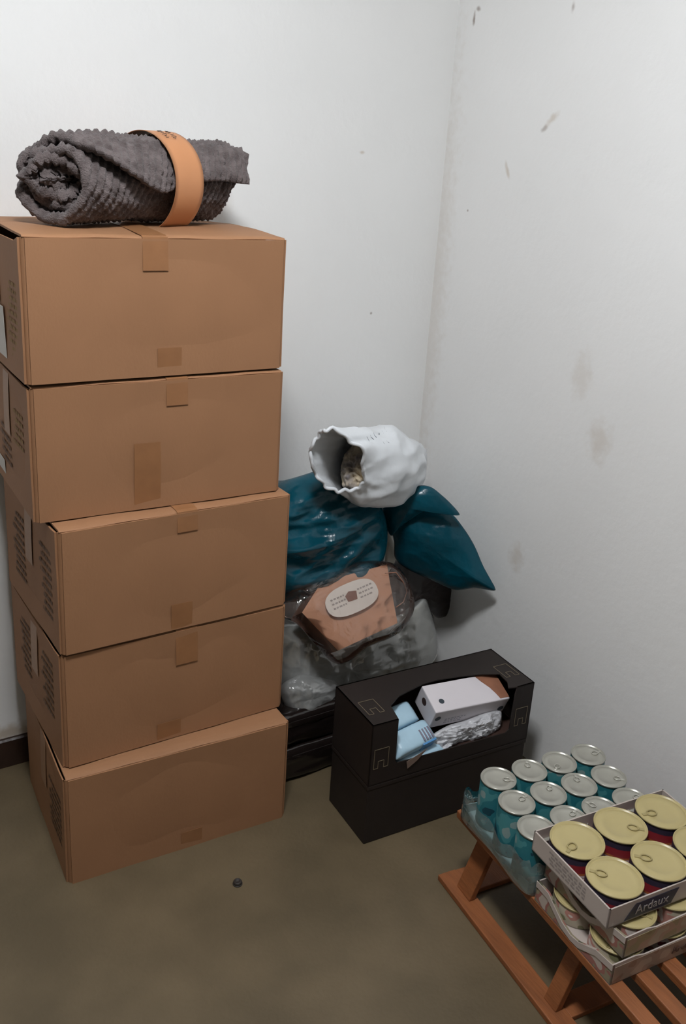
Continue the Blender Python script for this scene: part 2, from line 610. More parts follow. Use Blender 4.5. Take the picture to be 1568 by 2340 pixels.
def carton(label, loc, rz, w, d, h, bulge, tapes, prints, sag=0.0, labelpos=None):
    t = thing('cardboard_box', label, 'box', loc, rz, 'kraft cartons stacked against the back wall')
    th = 0.004
    hw, hd = w / 2, d / 2
    # body: four walls with rounded corners, slightly bulging, left and right walls a little lower
    loop = []
    rc = 0.006
    for (cx, cy, a0) in ((hw - rc, -hd + rc, -90), (hw - rc, hd - rc, 0), (-hw + rc, hd - rc, 90), (-hw + rc, -hd + rc, 180)):
        for k in range(4):
            a = math.radians(a0 + 30 * k)
            loop.append((cx + rc * math.cos(a), cy + rc * math.sin(a)))
    # insert points along the straight walls
    pts = []
    for i in range(len(loop)):
        p, q = loop[i], loop[(i + 1) % len(loop)]
        pts.append(p)
        if math.hypot(p[0] - q[0], p[1] - q[1]) > 0.05:
            for k in range(1, 12):
                f = k / 12
                pts.append((p[0] + (q[0] - p[0]) * f, p[1] + (q[1] - p[1]) * f))
    n = len(pts)
    zs = [0.0, 0.003] + [h * k / 10 for k in range(1, 10)] + [None]
    vs, fs = [], []
    seed = int(loc[2] * 100)
    low = 0.009 if bulge > 0.005 else 0.003

    def ztop(x, y):
        return h - th - (low if abs(x) > hw - 0.002 and abs(y) < hd - 0.012 else 0.0)
    for inner in (0, 1):
        for z in zs:
            for (x, y) in pts:
                zz = ztop(x, y) if z is None else z
                bl = 0.0035 * math.sin(math.pi * min(max(zz / h, 0), 1)) * (1 - (x / hw) ** 2 if abs(y) > hd - 0.003 else 1 - (y / hd) ** 2)
                bl += 0.0012 * float(vnoise(np.array([x * 9, y * 9, zz * 9]), 1, seed))
                ln = math.hypot(x, y)
                off = bl - (th if inner else 0)
                if abs(y) > hd - 0.003 and abs(x) < hw - 0.003:
                    vs.append((x, y + math.copysign(off, y), zz))
                elif abs(x) > hw - 0.003 and abs(y) < hd - 0.003:
                    vs.append((x + math.copysign(off, x), y, zz))
                else:
                    vs.append((x * (1 + off * 0.7 / hw), y * (1 + off * 0.7 / hd), zz))
    R = len(zs)
    for inner in (0, 1):
        o = inner * R * n
        for j in range(R - 1):
            for i in range(n):
                k = (i + 1) % n
                q = (o + j * n + i, o + j * n + k, o + (j + 1) * n + k, o + (j + 1) * n + i)
                fs.append(q if not inner else q[::-1])
    for i in range(n):
        k = (i + 1) % n
        a, b_ = (R - 1) * n, R * n + (R - 1) * n
        fs.append((a + i, a + k, b_ + k, b_ + i))
    fs.append(tuple(range(n))[::-1])
    fs.append(tuple(R * n + i for i in range(n)))
    mesh('body', vs, fs, m_card, t, True)
    bo = t.children[0]
    md = bo.modifiers.new('edges', 'EDGE_SPLIT')
    md.split_angle = math.radians(40)

    # two long top flaps, hinged front and back, meeting at a seam that may be pushed up
    def flap(sgn):
        ny, nx = 14, 12
        vs, fs = [], []
        for layer in (0, 1):
            for j in range(ny + 1):
                f = j / ny                       # 0 hinge .. 1 seam
                y = sgn * (hd - f * (hd - 0.0015))
                for i in range(nx + 1):
                    x = -hw + 0.002 + (w - 0.004) * i / nx
                    fx = 1 - (2 * i / nx - 1) ** 4 * 0.35
                    z = h - th + bulge * math.sin(f * math.pi / 2) * fx + 0.0007 * math.sin(x * 40 + f * 5)
                    z += th if layer else 0
                    if layer and j == 0:
                        z -= th * 0.75
                    if j == 0 and not layer:
                        pass
                    yy = y + (sgn * 0.0006 if (layer and j == 0) else 0)
                    if layer and j == 1:
                        yy = sgn * (hd - 0.0035)
                    vs.append((x, yy, z))
        k = (nx + 1) * (ny + 1)
        for j in range(ny):
            for i in range(nx):
                a = j * (nx + 1) + i
                q = (a, a + 1, a + nx + 2, a + nx + 1)
                fs.append(q)
                fs.append(tuple(k + v for v in q)[::-1])
        ring = [i for i in range(nx + 1)] + [j * (nx + 1) + nx for j in range(1, ny + 1)] + [ny * (nx + 1) + i for i in range(nx - 1, -1, -1)] + [j * (nx + 1) for j in range(ny - 1, 0, -1)]
        for q in range(len(ring)):
            a, b_ = ring[q], ring[(q + 1) % len(ring)]
            fs.append((a, b_, b_ + k, a + k))
        o = mesh('top_flap', vs, fs, m_card, t, True)
        bm = bmesh.new(); bm.from_mesh(o.data); bmesh.ops.recalc_face_normals(bm, faces=bm.faces); bm.to_mesh(o.data); bm.free()
        mo = o.modifiers.new('edges', 'EDGE_SPLIT'); mo.split_angle = math.radians(50)
    flap(-1)
    flap(1)

    def ys(x, z):
        return -hd - 0.0035 * math.sin(math.pi * min(max(z / h, 0), 1)) * (1 - (x / hw) ** 2) - 0.0024

    for (x, tw, where, ln) in tapes:
        pth, nr = [], []
        if where == 'top':
            for k in range(9):
                z = h - ln + (ln - 0.004) * k / 8
                pth.append(Vector((x, ys(x, z), z))); nr.append((0, -1, 0))
            pth.append(Vector((x, -hd - 0.0024, h - 0.001))); nr.append((0, -0.7, 0.7))
            for k in range(9):
                f = k / 8
                fx = 1 - (x / hw) ** 4 * 0.35
                pth.append(Vector((x, -hd + 0.004 + f * (hd - 0.004), h + bulge * math.sin(f * math.pi / 2) * fx + 0.0014))); nr.append((0, 0, 1))
        else:
            for k in range(9):
                z = ln - ln * k / 8 + 0.0008
                pth.append(Vector((x, ys(x, z), z))); nr.append((0, -1, 0))
        ribbon('tape', pth, (1, 0, 0), tw, 0.0006, nr, m_tape, t)

    # print on the left-hand wall: short lines of lettering too small to read
    def xs(y, z):        # y measured from the front edge
        return -hw - 0.0035 * math.sin(math.pi * min(max(z / h, 0), 1)) * (1 - (y / hd - 1) ** 2) - 0.0022
    rnd = random.Random(seed)
    for (y0, y1, z0, z1, rows, mm) in prints:
        vs, fs = [], []
        rh = (z1 - z0) / rows
        for r in range(rows):
            z = z1 - rh * (r + 0.5)
            y = y0
            end = y0 + (y1 - y0) * rnd.uniform(0.65, 1.0)
            while y < end:
                ln = rnd.uniform(0.008, 0.022)
                yy = min(y + ln, end)
                b0 = len(vs)
                hh = rh * 0.24
                vs += [(xs(y, z), -hd + y, z - hh), (xs(yy, z), -hd + yy, z - hh), (xs(yy, z), -hd + yy, z + hh), (xs(y, z), -hd + y, z + hh)]
                fs.append((b0, b0 + 3, b0 + 2, b0 + 1))
                y = yy + 0.004
        mesh('printed_lettering', vs, fs, mm, t)
    # clear sealing tape hanging down the left wall from the seam
    pth, nr = [], []
    for k in range(8):
        z = h - 0.012 - 0.13 * k / 7
        pth.append(Vector((xs(hd, z), 0.0, z))); nr.append((-1, 0, 0))
    ribbon('sealing_tape', pth, (0, 1, 0), 0.05, 0.0005, nr, m_clear, t)
    if labelpos:
        y0, y1, z0, z1 = labelpos
        vs = [(xs(y, z) - 0.0006, -hd + y, z) for (y, z) in ((y0, z0), (y1, z0), (y1, z1), (y0, z1))]
        mesh('paper_label', vs + [(v[0] - 0.0006, v[1], v[2]) for v in vs], [(0, 1, 2, 3), (7, 6, 5, 4), (0, 4, 5, 1), (1, 5, 6, 2), (2, 6, 7, 3), (3, 7, 4, 0)], m_white, t)
    return t


DEP = 0.390


def place(x, y, ang, w, z):
    """centre of a carton from its lower front left corner"""
    return (x + math.cos(ang) * w / 2 - math.sin(ang) * DEP / 2, y + math.sin(ang) * w / 2 + math.cos(ang) * DEP / 2, z)


STK = [
    ('kraft carton at the bottom of the stack, standing on the floor', (0.418, 1.612, -0.050, 0.512), 0.0, 0.268,
     0.003, [(0.02, 0.05, 'bottom', 0.045)], [(0.04, 0.15, 0.06, 0.19, 8, m_ink)], None),
    ('fourth kraft carton down, resting on the bottom one and set back from its edge', (0.430, 1.645, 0.006, 0.512), 0.2715, 0.268,
     0.003, [(0.013, 0.05, 'top', 0.085), (-0.028, 0.055, 'bottom', 0.045)], [(0.06, 0.145, 0.08, 0.22, 8, m_ink), (0.235, 0.33, 0.08, 0.22, 8, m_ink)], None),
    ('middle kraft carton of the five, jutting out below the second one', (0.432, 1.638, 0.022, 0.510), 0.5430, 0.268,
     0.003, [(0.011, 0.045, 'top', 0.045), (-0.001, 0.048, 'bottom', 0.06)], [(0.045, 0.125, 0.05, 0.21, 9, m_ink), (0.235, 0.33, 0.05, 0.21, 9, m_ink)], None),
    ('second kraft carton from the top with a long tape strip down its front', (0.405, 1.686, -0.025, 0.520), 0.8145, 0.268,
     0.002, [(0.024, 0.045, 'top', 0.055), (-0.039, 0.055, 'bottom', 0.140)], [(0.06, 0.15, 0.12, 0.2, 5, m_ink2), (0.18, 0.3, 0.05, 0.14, 5, m_ink)], (0.25, 0.34, 0.02, 0.05)),
    ('topmost kraft carton of the stack, under the rolled blanket', (0.402, 1.684, -0.006, 0.522), 1.0880, 0.266,
     0.008, [(-0.017, 0.050, 'top', 0.062), (0.011, 0.05, 'bottom', 0.055)], [(0.03, 0.12, 0.03, 0.18, 11, m_ink2)], (0.14, 0.3, 0.02, 0.12)),
]
for (lab, (x_, y_, ang, w), z, h, bulge, tapes, prints, lp) in STK:
    loc = place(x_, y_, ang, w, z)
    top_carton = carton(lab, loc, ang, w, DEP, h, bulge, tapes, prints, labelpos=lp)
# scrap of torn flap sticking up at the far right of the topmost carton
plate('torn_flap', [(0, 0), (0.018, 0.010), (0.034, 0.007), (0.050, 0.014), (0.066, 0.011), (0.062, 0.003), (0.040, 0.0), (0.02, -0.004)], 0.003, (0.150, 0.160, 0.2745), (0.95, 0.30, 0.0), (0.1, -0.2, 0.97), m_cardin, top_carton)

# ================================================================== ROLLED BLANKET
m_blanket = mat('charcoal brown fleece', lin(114, 104, 103), 0.95, spec=0.1, col2=lin(86, 77, 76), vscale=40, bump=0.6, bscale=350)
m_blanket.node_tree.nodes['Principled BSDF'].inputs['Sheen Weight'].default_value = 0.15
m_band = mat('tan paper sleeve', lin(196, 136, 92), 0.55, var=0.08, vscale=10)
A0 = Vector((0.490, 1.786, 1.4425))
A1 = Vector((0.868, 1.928, 1.4465))
ax = (A1 - A0).normalized()
LEN = (A1 - A0).length
up = Vector((0, 0, 1))
up = (up - ax * up.dot(ax)).normalized()
fr = ax.cross(up).normalized()
if fr.dot(Vector((0, -1, 0))) < 0:
    fr = -fr
blanket = thing('rolled_blanket', 'rolled ribbed grey-brown blanket in a tan paper sleeve on the topmost carton', 'blanket', A0 - Vector((0, 0, 0.086)))
nt_, ns_ = 430, 190
turns = 3.7
thm = turns * 2 * math.pi
th_ = np.linspace(0, thm, nt_)[:, None]
s_ = np.linspace(0, 1, ns_)[None, :]
pitch = 0.0205
rout = 0.0810
r0 = rout - pitch * (thm - th_) / (2 * math.pi)
endw = 0.20 * vnoise(np.stack([s_ * 5, s_ * 0, s_ * 0 + 0.5], -1), 1.0, 31) + 0.08 * (s_ - 0.5) + 0.85 * np.clip((0.40 - s_) / 0.40, 0, 1) ** 1.3
phi = math.radians(-4) + endw + (thm - th_)
outerness = np.clip((th_ - (thm - 2.6)) / 2.6, 0, 1)
rag = np.stack([np.cos(thm - th_) * 3 + 0 * s_, np.sin(thm - th_) * 3 + 0 * s_, th_ * 0.35 + 0 * s_], -1)
start = 0.028 * np.cos(phi) - 0.010 * vnoise(rag, 1.0, 4) - 0.012 * np.cos(th_ * 0.7) + 0.02 * np.clip(1 - th_ / 6, 0, 1)
endx = LEN + 0.012 * vnoise(rag, 1.0, 8) + 0.040 * np.sin(np.clip((th_ - (thm - 2.2)) / 2.2, 0, 1) * math.pi * 0.8)
sx = start + (endx - start) * s_


def blanket_sheet(sgn):
    thick = 0.0056
    e1, e2, a_ = np.array(fr), np.array(up), np.array(ax)
    arc = r0 * th_
    ribs = np.abs(np.sin(math.pi * (sx + 0.25 * arc) / 0.0150)) * (0.75 + 0.25 * np.sin(2 * math.pi * arc / 0.011 + 2 * vnoise(np.stack([sx * 40, arc * 10 + 0 * sx, 0 * sx], -1), 1, 2)))
    q = np.stack([sx, arc + 0 * sx, 0.1 * th_ + 0 * sx], -1)
    fluff = vnoise(q, 190, 5) * 0.0022 + vnoise(q, 90, 6) * 0.0022
    slack = 0.0045 * vnoise(q * np.array([1, 1, 1]), 11, 7) + 0.0035 * vnoise(q, 24, 9)
    inner = np.clip((4.5 * math.pi - th_) / (4.5 * math.pi), 0, 1)
    slack = slack * (1 + 0.6 * inner)
    # ends of the sheet taper
    endt = np.clip((thm - th_) / 0.10, 0.0, 1) ** 0.5
    edge = np.clip(np.minimum(s_, 1 - s_) / 0.012, 0.05, 1) ** 0.5
    off = sgn * (thick * endt * edge + (0.0078 * ribs + fluff) * edge)
    r = r0 + slack + off
    # a little squash from its own weight, and a lifted flap along the outer end
    flapv = np.clip((th_ - (thm - 0.9)) / 0.9, 0, 1) ** 2 * 0.011 * (1 - 0.85 * np.exp(-((sx / LEN - 0.61) / 0.14) ** 2))
    r = r + flapv
    y = r * np.cos(phi)
    z = r * np.sin(phi) * 1.0
    z = np.where(z < -0.0795, -0.0795 + (z + 0.0795) * 0.30, z)
    P = np.array(A0)[None, None] + a_ * sx[..., None] + e1 * y[..., None] + e2 * z[..., None]
    return P


base = np.array(blanket.location)
Po, Pi = blanket_sheet(1), blanket_sheet(-1)
V = np.concatenate([Po.reshape(-1, 3), Pi.reshape(-1, 3)]) - base
k = nt_ * ns_
ii, jj = np.meshgrid(np.arange(nt_ - 1), np.arange(ns_ - 1), indexing='ij')
a = (ii * ns_ + jj).ravel()
q1 = np.stack([a, a + 1, a + ns_ + 1, a + ns_], 1)
q2 = q1[:, ::-1] + k
rim = []
for i in range(nt_ - 1):
    for j in (0, ns_ - 1):
        p, q = i * ns_ + j, (i + 1) * ns_ + j
        rim.append((p, q, q + k, p + k) if j == 0 else (q, p, p + k, q + k))
for j in range(ns_ - 1):
    for i in (0, nt_ - 1):
        p, q = i * ns_ + j, i * ns_ + j + 1
        rim.append((q, p, p + k, q + k) if i == 0 else (p, q, q + k, p + k))
faces = np.concatenate([q1, q2, np.array(rim)]).tolist()
mesh('fleece_roll', V, faces, m_blanket, blanket, True)
# paper sleeve
vs, fs = [], []
nb = 96
b0, b1 = LEN * 0.52, LEN * 0.705
for layer in (0, 1):
    for s in np.linspace(b0, b1, 8):
        for i in range(nb):
            p_ = 2 * math.pi * i / nb
            r = 0.0980 - 0.0008 * layer + 0.0006 * math.sin(3 * p_)
            z = r * math.sin(p_)
            r2 = r + 0.006 * max(0, math.cos(p_ - 0.2)) * (0.6)
            z = max(z, -0.0870 + 0.0006 * layer)
            p = A0 + ax * float(s) + fr * (r2 * math.cos(p_)) + up * z
            vs.append(p - blanket.location)
for layer in (0, 1):
    for j in range(7):
        for i in range(nb):
            k_ = (i + 1) % nb
            o = layer * 8 * nb
            q = (o + j * nb + i, o + j * nb + k_, o + (j + 1) * nb + k_, o + (j + 1) * nb + i)
            fs.append(q if layer == 0 else q[::-1])
for i in range(nb):
    k_ = (i + 1) % nb
    for j in (0, 7):
        fs.append((j * nb + i, j * nb + k_, 8 * nb + j * nb + k_, 8 * nb + j * nb + i))
sl = mesh('paper_sleeve', vs, fs, m_band, blanket, True)
# scribbled print on the sleeve
m_pen = mat('grey-brown print', lin(60, 48, 42), 0.7)
vs, fs = [], []
rnd = random.Random(3)
for row in range(2):
    for c in range(6):
        s = b0 + 0.018 + row * 0.020
        p_ = math.radians(58 + c * 3.4)
        pts = []
        for e in range(3):
            pp = p_ + math.radians(rnd.uniform(-1, 1.5)) * e
            ss = s + rnd.uniform(-0.002, 0.002) + e * 0.0055
            r2 = 0.0994 + 0.006 * max(0, math.cos(pp - 0.2)) * 0.6
            pts.append(A0 + ax * ss + fr * (r2 * math.cos(pp)) + up * (r2 * math.sin(pp)) - blanket.location)
        me = tube_me('t', pts, 0.0006, 4)
        o = len(vs)
        vs += [v.co.copy() for v in me.vertices]
        fs += [tuple(o + i for i in p.vertices) for p in me.polygons]
        bpy.data.meshes.remove(me)
mesh('printed_lettering', vs, fs, m_pen, sl)

# ================================================================== BLACK DISPLAY BOXES
m_black = mat('matt black printed card', lin(40, 33, 30), 0.55, var=0.15, vscale=12, spec=0.35)
m_blackin = mat('dark brown card inside', lin(62, 40, 32), 0.8)
m_line = mat('embossed grey line', lin(120, 108, 88), 0.4)
BW, BD, BH = 0.462, 0.176, 0.163
BANG = -0.0586
BO = Vector((1.046, 1.411, 0))
lower = thing('display_box', 'closed black cardboard box on the floor under the open one', 'box', BO, BANG)
box('body', 0.001, BW - 0.001, 0.001, BD - 0.001, 0, BH - 0.002, m_black, lower, 0.003)
box('lid_rim', -0.0005, BW + 0.0005, -0.0005, BD + 0.0005, BH - 0.012, BH, m_black, lower, 0.002)
upper = thing('display_box', 'open-fronted black cardboard box filled with packets, on top of a closed one', 'box', BO + Vector((0, 0, BH)), BANG)
tk = 0.003
IV = (Matrix.Translation(BO) @ Matrix.Rotation(BANG, 4, 'Z')).inverted()


def loc_top(px, py):
    p = IV @ fl(px, py, 2 * BH)
    return (p.x, p.y)


def loc_front(px, py):
    d = Vector(ray(px, py)); o = Vector((0, 0, H))
    R3 = IV.to_3x3()
    ol, dl = IV @ o, R3 @ d
    p = ol + dl * (-ol.y / dl.y)
    return (p.x, p.z - BH)


fL, fR = 0.062, 0.405
cl = loc_front(903, 1745)
cr = loc_front(1166, 1672)
fL, fR = cl[0], cr[0]
zc = cl[1]
plate('front_panel', [(0, 0), (BW, 0), (BW, BH), (fR + 0.004, BH), (fR, BH - 0.02), (fR - 0.004, cr[1] + 0.008), (fR - 0.014, cr[1]), (fL + 0.006, zc), (fL, zc + 0.008), (fL - 0.001, BH), (0, BH)],
      -tk, (0, 0, 0), (1, 0, 0), (0, 0, 1), m_black, upper)
top_cut = [loc_top(*p) for p in [(893, 1612), (912, 1590), (935, 1578), (965, 1563), (1000, 1553), (1050, 1545), (1100, 1540), (1142, 1540), (1160, 1558), (1166, 1575)]]
tp_out = [(0, 0), (fL - 0.001, 0)] + [(p[0], max(p[1], 0.006)) for p in top_cut] + [(fR + 0.004, 0), (BW, 0), (BW, BD), (0, BD)]
plate('top_panel', tp_out, tk, (0, 0, BH - tk), (1, 0, 0), (0, 1, 0), m_black, upper)
plate('side_panel', [(0, 0), (BD, 0), (BD, BH), (0, BH)], tk, (0, 0, 0), (0, 1, 0), (0, 0, 1), m_black, upper)
plate('side_panel', [(0, 0), (BD, 0), (BD, BH), (0, BH)], -tk, (BW, 0, 0), (0, 1, 0), (0, 0, 1), m_black, upper)
plate('back_panel', [(0, 0), (BW, 0), (BW, BH), (0, BH)], tk, (0, BD, 0), (1, 0, 0), (0, 0, 1), m_black, upper)
plate('inner_back', [(0.004, 0.004), (BW - 0.004, 0.004), (BW - 0.004, BH - 0.004), (0.004, BH - 0.004)], 0.001, (0, BD - tk, 0), (1, 0, 0), (0, 0, 1), m_blackin, upper)
plate('bottom_panel', [(0, 0), (BW, 0), (BW, BD), (0, BD)], tk, (0, 0, 0), (1, 0, 0), (0, 1, 0), m_black, upper)
# torn paper edge hanging from the opening
plate('torn_edge', [(0, 0), (0.035, 0.012), (0.055, 0.020), (0.03, -0.004), (0.004, -0.02)], 0.0012, (fL + 0.03, -0.0022, zc - 0.002), (1, 0, 0), (0, 0, 1), mat('torn grey card', lin(120, 100, 88), 0.8), upper)


def emblem(o, u, v, s, parent, t=0.0016):
    """embossed emblem: an upright block with a notch cut in its foot"""
    o, u, v = Vector(o), Vector(u), Vector(v)
    n = u.cross(v).normalized() * 0.0006
    vs, fs = [], []
    for (x0, y0, x1, y1) in ((0, 0, 0, 1.35), (0, 1.35, 1, 1.35), (1, 1.35, 1, 0), (1, 0, 0.7, 0), (0.7, 0, 0.7, 0.5), (0.7, 0.5, 0.3, 0.5), (0.3, 0.5, 0.3, 0), (0.3, 0, 0, 0)):
        a, b_ = o + u * (x0 * s) + v * (y0 * s), o + u * (x1 * s) + v * (y1 * s)
        d = (b_ - a).normalized()
        w = d.cross(n.normalized()) * t / 2
        k = len(vs)
        vs += [a - w, a + w, b_ + w, b_ - w, a - w + n, a + w + n, b_ + w + n, b_ - w + n]
        fs += [(k, k + 1, k + 2, k + 3), (k + 7, k + 6, k + 5, k + 4), (k, k + 4, k + 5, k + 1), (k + 1, k + 5, k + 6, k + 2), (k + 2, k + 6, k + 7, k + 3), (k + 3, k + 7, k + 4, k)]
    mesh('embossed_emblem', vs, fs, m_line, parent)


tl = loc_top(848, 1628)
emblem((0.014, 0.040, BH + 0.0003), (1, 0, 0), (0, 1, 0), 0.040, upper, 0.0012)
emblem((BW - 0.052, 0.045, BH + 0.0003), (1, 0, 0), (0, 1, 0), 0.040, upper, 0.0012)
emblem((0.010, -0.0005, 0.045), (1, 0, 0), (0, 0, 1), 0.038, upper, 0.0012)
emblem((BW - 0.048, -0.0005, 0.050), (1, 0, 0), (0, 0, 1), 0.036, upper, 0.0012)

# things in the open box
m_tissue = mat('white printed carton', lin(214, 208, 212), 0.5, var=0.04, vscale=15)
m_brownopen = mat('brown tissue opening', lin(150, 100, 75), 0.8, var=0.2, vscale=30)
m_dot = mat('dark grey print', lin(48, 58, 66), 0.6)
cw, cd, ch = 0.215, 0.080, 0.062
cart = thing('white_carton', 'white cardboard packet with an open brown end lying across the black box', 'packet', (0, 0, 0))
pc = (Matrix.Translation(BO) @ Matrix.Rotation(BANG, 4, 'Z')) @ Vector((0.300, 0.070, 0.276))
cart.location = pc
cart.rotation_euler = (math.radians(22), math.radians(2), math.radians(-6))
box('body', -cw / 2, cw / 2, -cd / 2, cd / 2, -ch / 2, ch / 2, m_tissue, cart, 0.003)
# the torn-open corner on the top right
pts = [(0.045, 0.039), (0.055, 0.02), (0.068, 0.0), (0.076, -0.020), (0.080, -0.036), (0.106, -0.036), (0.106, 0.039)]
plate('torn_opening', pts, 0.0012, (0, 0, ch / 2 - 0.0002), (1, 0, 0), (0, 1, 0), m_brownopen, cart)
for (x, y) in ((-0.078, -0.012),):
    me = lathe_me('printed_mark', [(0.007, 0), (0.007, 0.0006)], 16)
    o = link('printed_mark', me, m_dot, cart); o.location = (x, y, ch / 2 + 0.0001)
for (x, z, r) in ((0.093, -0.006, 0.0085), (-0.093, 0.004, 0.008)):
    o = link('printed_mark', lathe_me('printed_mark', [(r, 0), (r, 0.0006)], 16), m_dot, cart); o.location = (x, -cd / 2 + 0.0002, z); o.rotation_euler = (math.pi / 2, 0, 0)
o = link('end_hole', lathe_me('end_hole', [(0.010, 0), (0.010, 0.0006)], 16), mat('dark hole', lin(50, 30, 25), 0.9), cart); o.location = (-cw / 2 + 0.0002, 0.01, 0.008); o.rotation_euler = (0, -math.pi / 2, 0)
vs, fs = [], []
for r in range(3):
    x = -0.07
    while x < -0.015 - 0.006 * r:
        l = random.uniform(0.004, 0.010)
        k = len(vs)
        z = -0.006 - 0.0065 * r
        vs += [(x, -cd / 2 - 0.0004, z), (x + l, -cd / 2 - 0.0004, z), (x + l, -cd / 2 - 0.0004, z + 0.003), (x, -cd / 2 - 0.0004, z + 0.003)]
        fs.append((k, k + 1, k + 2, k + 3))
        x += l + 0.003
mesh('printed_lettering', vs, fs, mat('pale grey print', lin(150, 150, 160), 0.6), cart)

m_blue = mat('pale blue packet', lin(176, 208, 226), 0.35, var=0.1, vscale=18, bump=0.2, bscale=30)
m_blue2 = mat('mid blue panel', lin(80, 140, 196), 0.35)
m_bar = mat('grey stripes', lin(120, 116, 132), 0.5)
m_crump = film('white crumpled film', lin(236, 236, 240), 0.02, 0.3, 0.1, 0.3, 60)
TB = Matrix.Translation(BO) @ Matrix.Rotation(BANG, 4, 'Z')


def packet(label, c, size, rot, stripes):
    t = thing('blue_packet', label, 'packet', TB @ Vector(c), 0, 'pale blue packets in the open black box')
    t.rotation_euler = (math.radians(rot[0]), math.radians(rot[1]), math.radians(rot[2]) + BANG)
    w, d, h = size
    # soft packet with pinched ends
    nx, na = 18, 28
    vs, fs = [], []
    for i in range(nx + 1):
        x = -w / 2 + w * i / nx
        e = min(i, nx - i) / 3
        f = min(1, 0.18 + 0.82 * math.sin(min(e, 1) * math.pi / 2))
        for j in range(na):
            a = 2 * math.pi * j / na
            ca, sa = math.cos(a), math.sin(a)
            yy = d / 2 * math.copysign(abs(ca) ** 0.55, ca) * (0.94 + 0.06 * f)
            zz = h / 2 * math.copysign(abs(sa) ** 0.55, sa) * f
            zz += 0.0016 * float(vnoise(np.array([x * 60, yy * 60, 0.5]), 1, 2))
            vs.append((x, yy, zz))
    for i in range(nx):
        for j in range(na):
            k = (j + 1) % na
            fs.append((i * na + j, i * na + k, (i + 1) * na + k, (i + 1) * na + j))
    fs += [tuple(range(na))[::-1], tuple(nx * na + j for j in range(na))]
    mesh('wrapper', vs, fs, m_blue, t, True)
    if stripes:
        for i in range(4):
            x = w * 0.14 + i * 0.0085
            box('printed_stripe', x, x + 0.0045, -d * 0.40, d * 0.1, h / 2 - 0.002, h / 2 + 0.0012, m_bar, t, 0.0004)
        box('blue_panel', w * 0.10, w * 0.42, -d * 0.5 - 0.0010, -d * 0.43, -h * 0.32, h * 0.38, m_blue2, t, 0.001)
    return t


packet('pale blue packet with grey stripes at the front of the black box opening', (0.130, 0.034, 0.232), (0.125, 0.058, 0.044), (30, -4, 8), True)
packet('plain pale blue packet tucked behind the striped one in the black box', (0.108, 0.082, 0.262), (0.125, 0.055, 0.040), (30, -4, 8), False)
packet('low pale blue packet lying under the striped one in the black box', (0.150, 0.040, 0.188), (0.14, 0.07, 0.042), (4, 0, 2), False)
cb = thing('crumpled_bag', 'crumpled white plastic wrapper under the white carton in the black box', 'wrapper', TB @ Vector((0.292, 0.036, 0.205)), BANG)
ol = [(-0.115, 0, -0.035), (-0.11, 0, 0.012), (-0.06, 0, 0.034), (0.0, 0, 0.036), (0.06, 0, 0.042), (0.105, 0, 0.034), (0.112, 0, -0.01), (0.09, 0, -0.035), (0, 0, -0.038)]
pillow('wrapper', ol, (0, 0, 0), (0, -1, 0.6), 0.030, 0.02, m_crump, cb, (0, 0, 0), n=150, rings=24, wr=0.016, ws=26, seed=5, fine=0.6)
box('filler', 0.010, BW - 0.010, 0.008, BD - 0.008, 0.004, 0.030, m_blackin, upper, 0.002)

# ================================================================== PILE IN THE CORNER
m_darkwrap = mat('black shrink film', lin(30, 24, 22), 0.12, spec=0.6, bump=0.25, bscale=18, var=0.2, vscale=15)
for (lab, z0, x1, y0) in (('black film-wrapped pack lying on the floor beside the carton stack', 0.0, 1.30, 1.690),
                          ('black film-wrapped pack on top of the lower one, behind the black boxes', 0.098, 1.29, 1.696)):
    t = thing('wrapped_pack', lab, 'pack', (1.12, 1.80, z0))
    bm = box_bm(0.965 - 1.12, x1 - 1.12, y0 - 1.80, 1.90 - 1.80, 0, 0.096, 0.020, 5)
    bmesh.ops.subdivide_edges(bm, edges=[e for e in bm.edges if e.calc_length() > 0.05], cuts=14, use_grid_fill=True)
    for v in bm.verts:
        nz = float(vnoise(np.array([v.co.x * 25, v.co.y * 25, (v.co.z + z0) * 60]), 1, 11))
        v.co += Vector((0, 0.004 * nz, 0.0015 * nz))
        v.co.z = max(v.co.z, 0.0)
    bm_obj('film_wrap', bm, m_darkwrap, t, True)
    bm = box_bm(0.97 - 1.12, x1 - 1.125, y0 - 1.8012, y0 - 1.7975, 0.062, 0.078, 0.0015, 2)
    bm_obj('film_seam', bm, m_darkwrap, t, True)

# clear bag with grey contents
m_cfilm = film('clear polythene', lin(222, 224, 222), 0.50, 0.06, 0.45, 0.45, 11)
m_grey = mat('grey-green stuffing', lin(214, 213, 208), 0.7, col2=lin(150, 143, 112), vscale=14, bump=0.5, bscale=60)
bagb = Vector((1.24, 1.85, 0.195))
cbag = thing('clear_plastic_bag', 'bulging clear plastic bag of grey stuff behind the black boxes', 'bag', bagb)


def outl(pts, f):
    return [f(x, y) for (x, y) in pts]


def tilt(px, py, Y0, k, z0):
    """point on a plane that leans back by k per metre of height above z0"""
    d = ray(px, py)
    t = (Y0 - k * (z0 - H)) / (d[1] - k * d[2])
    return Vector((0, 0, H)) + Vector(d) * t


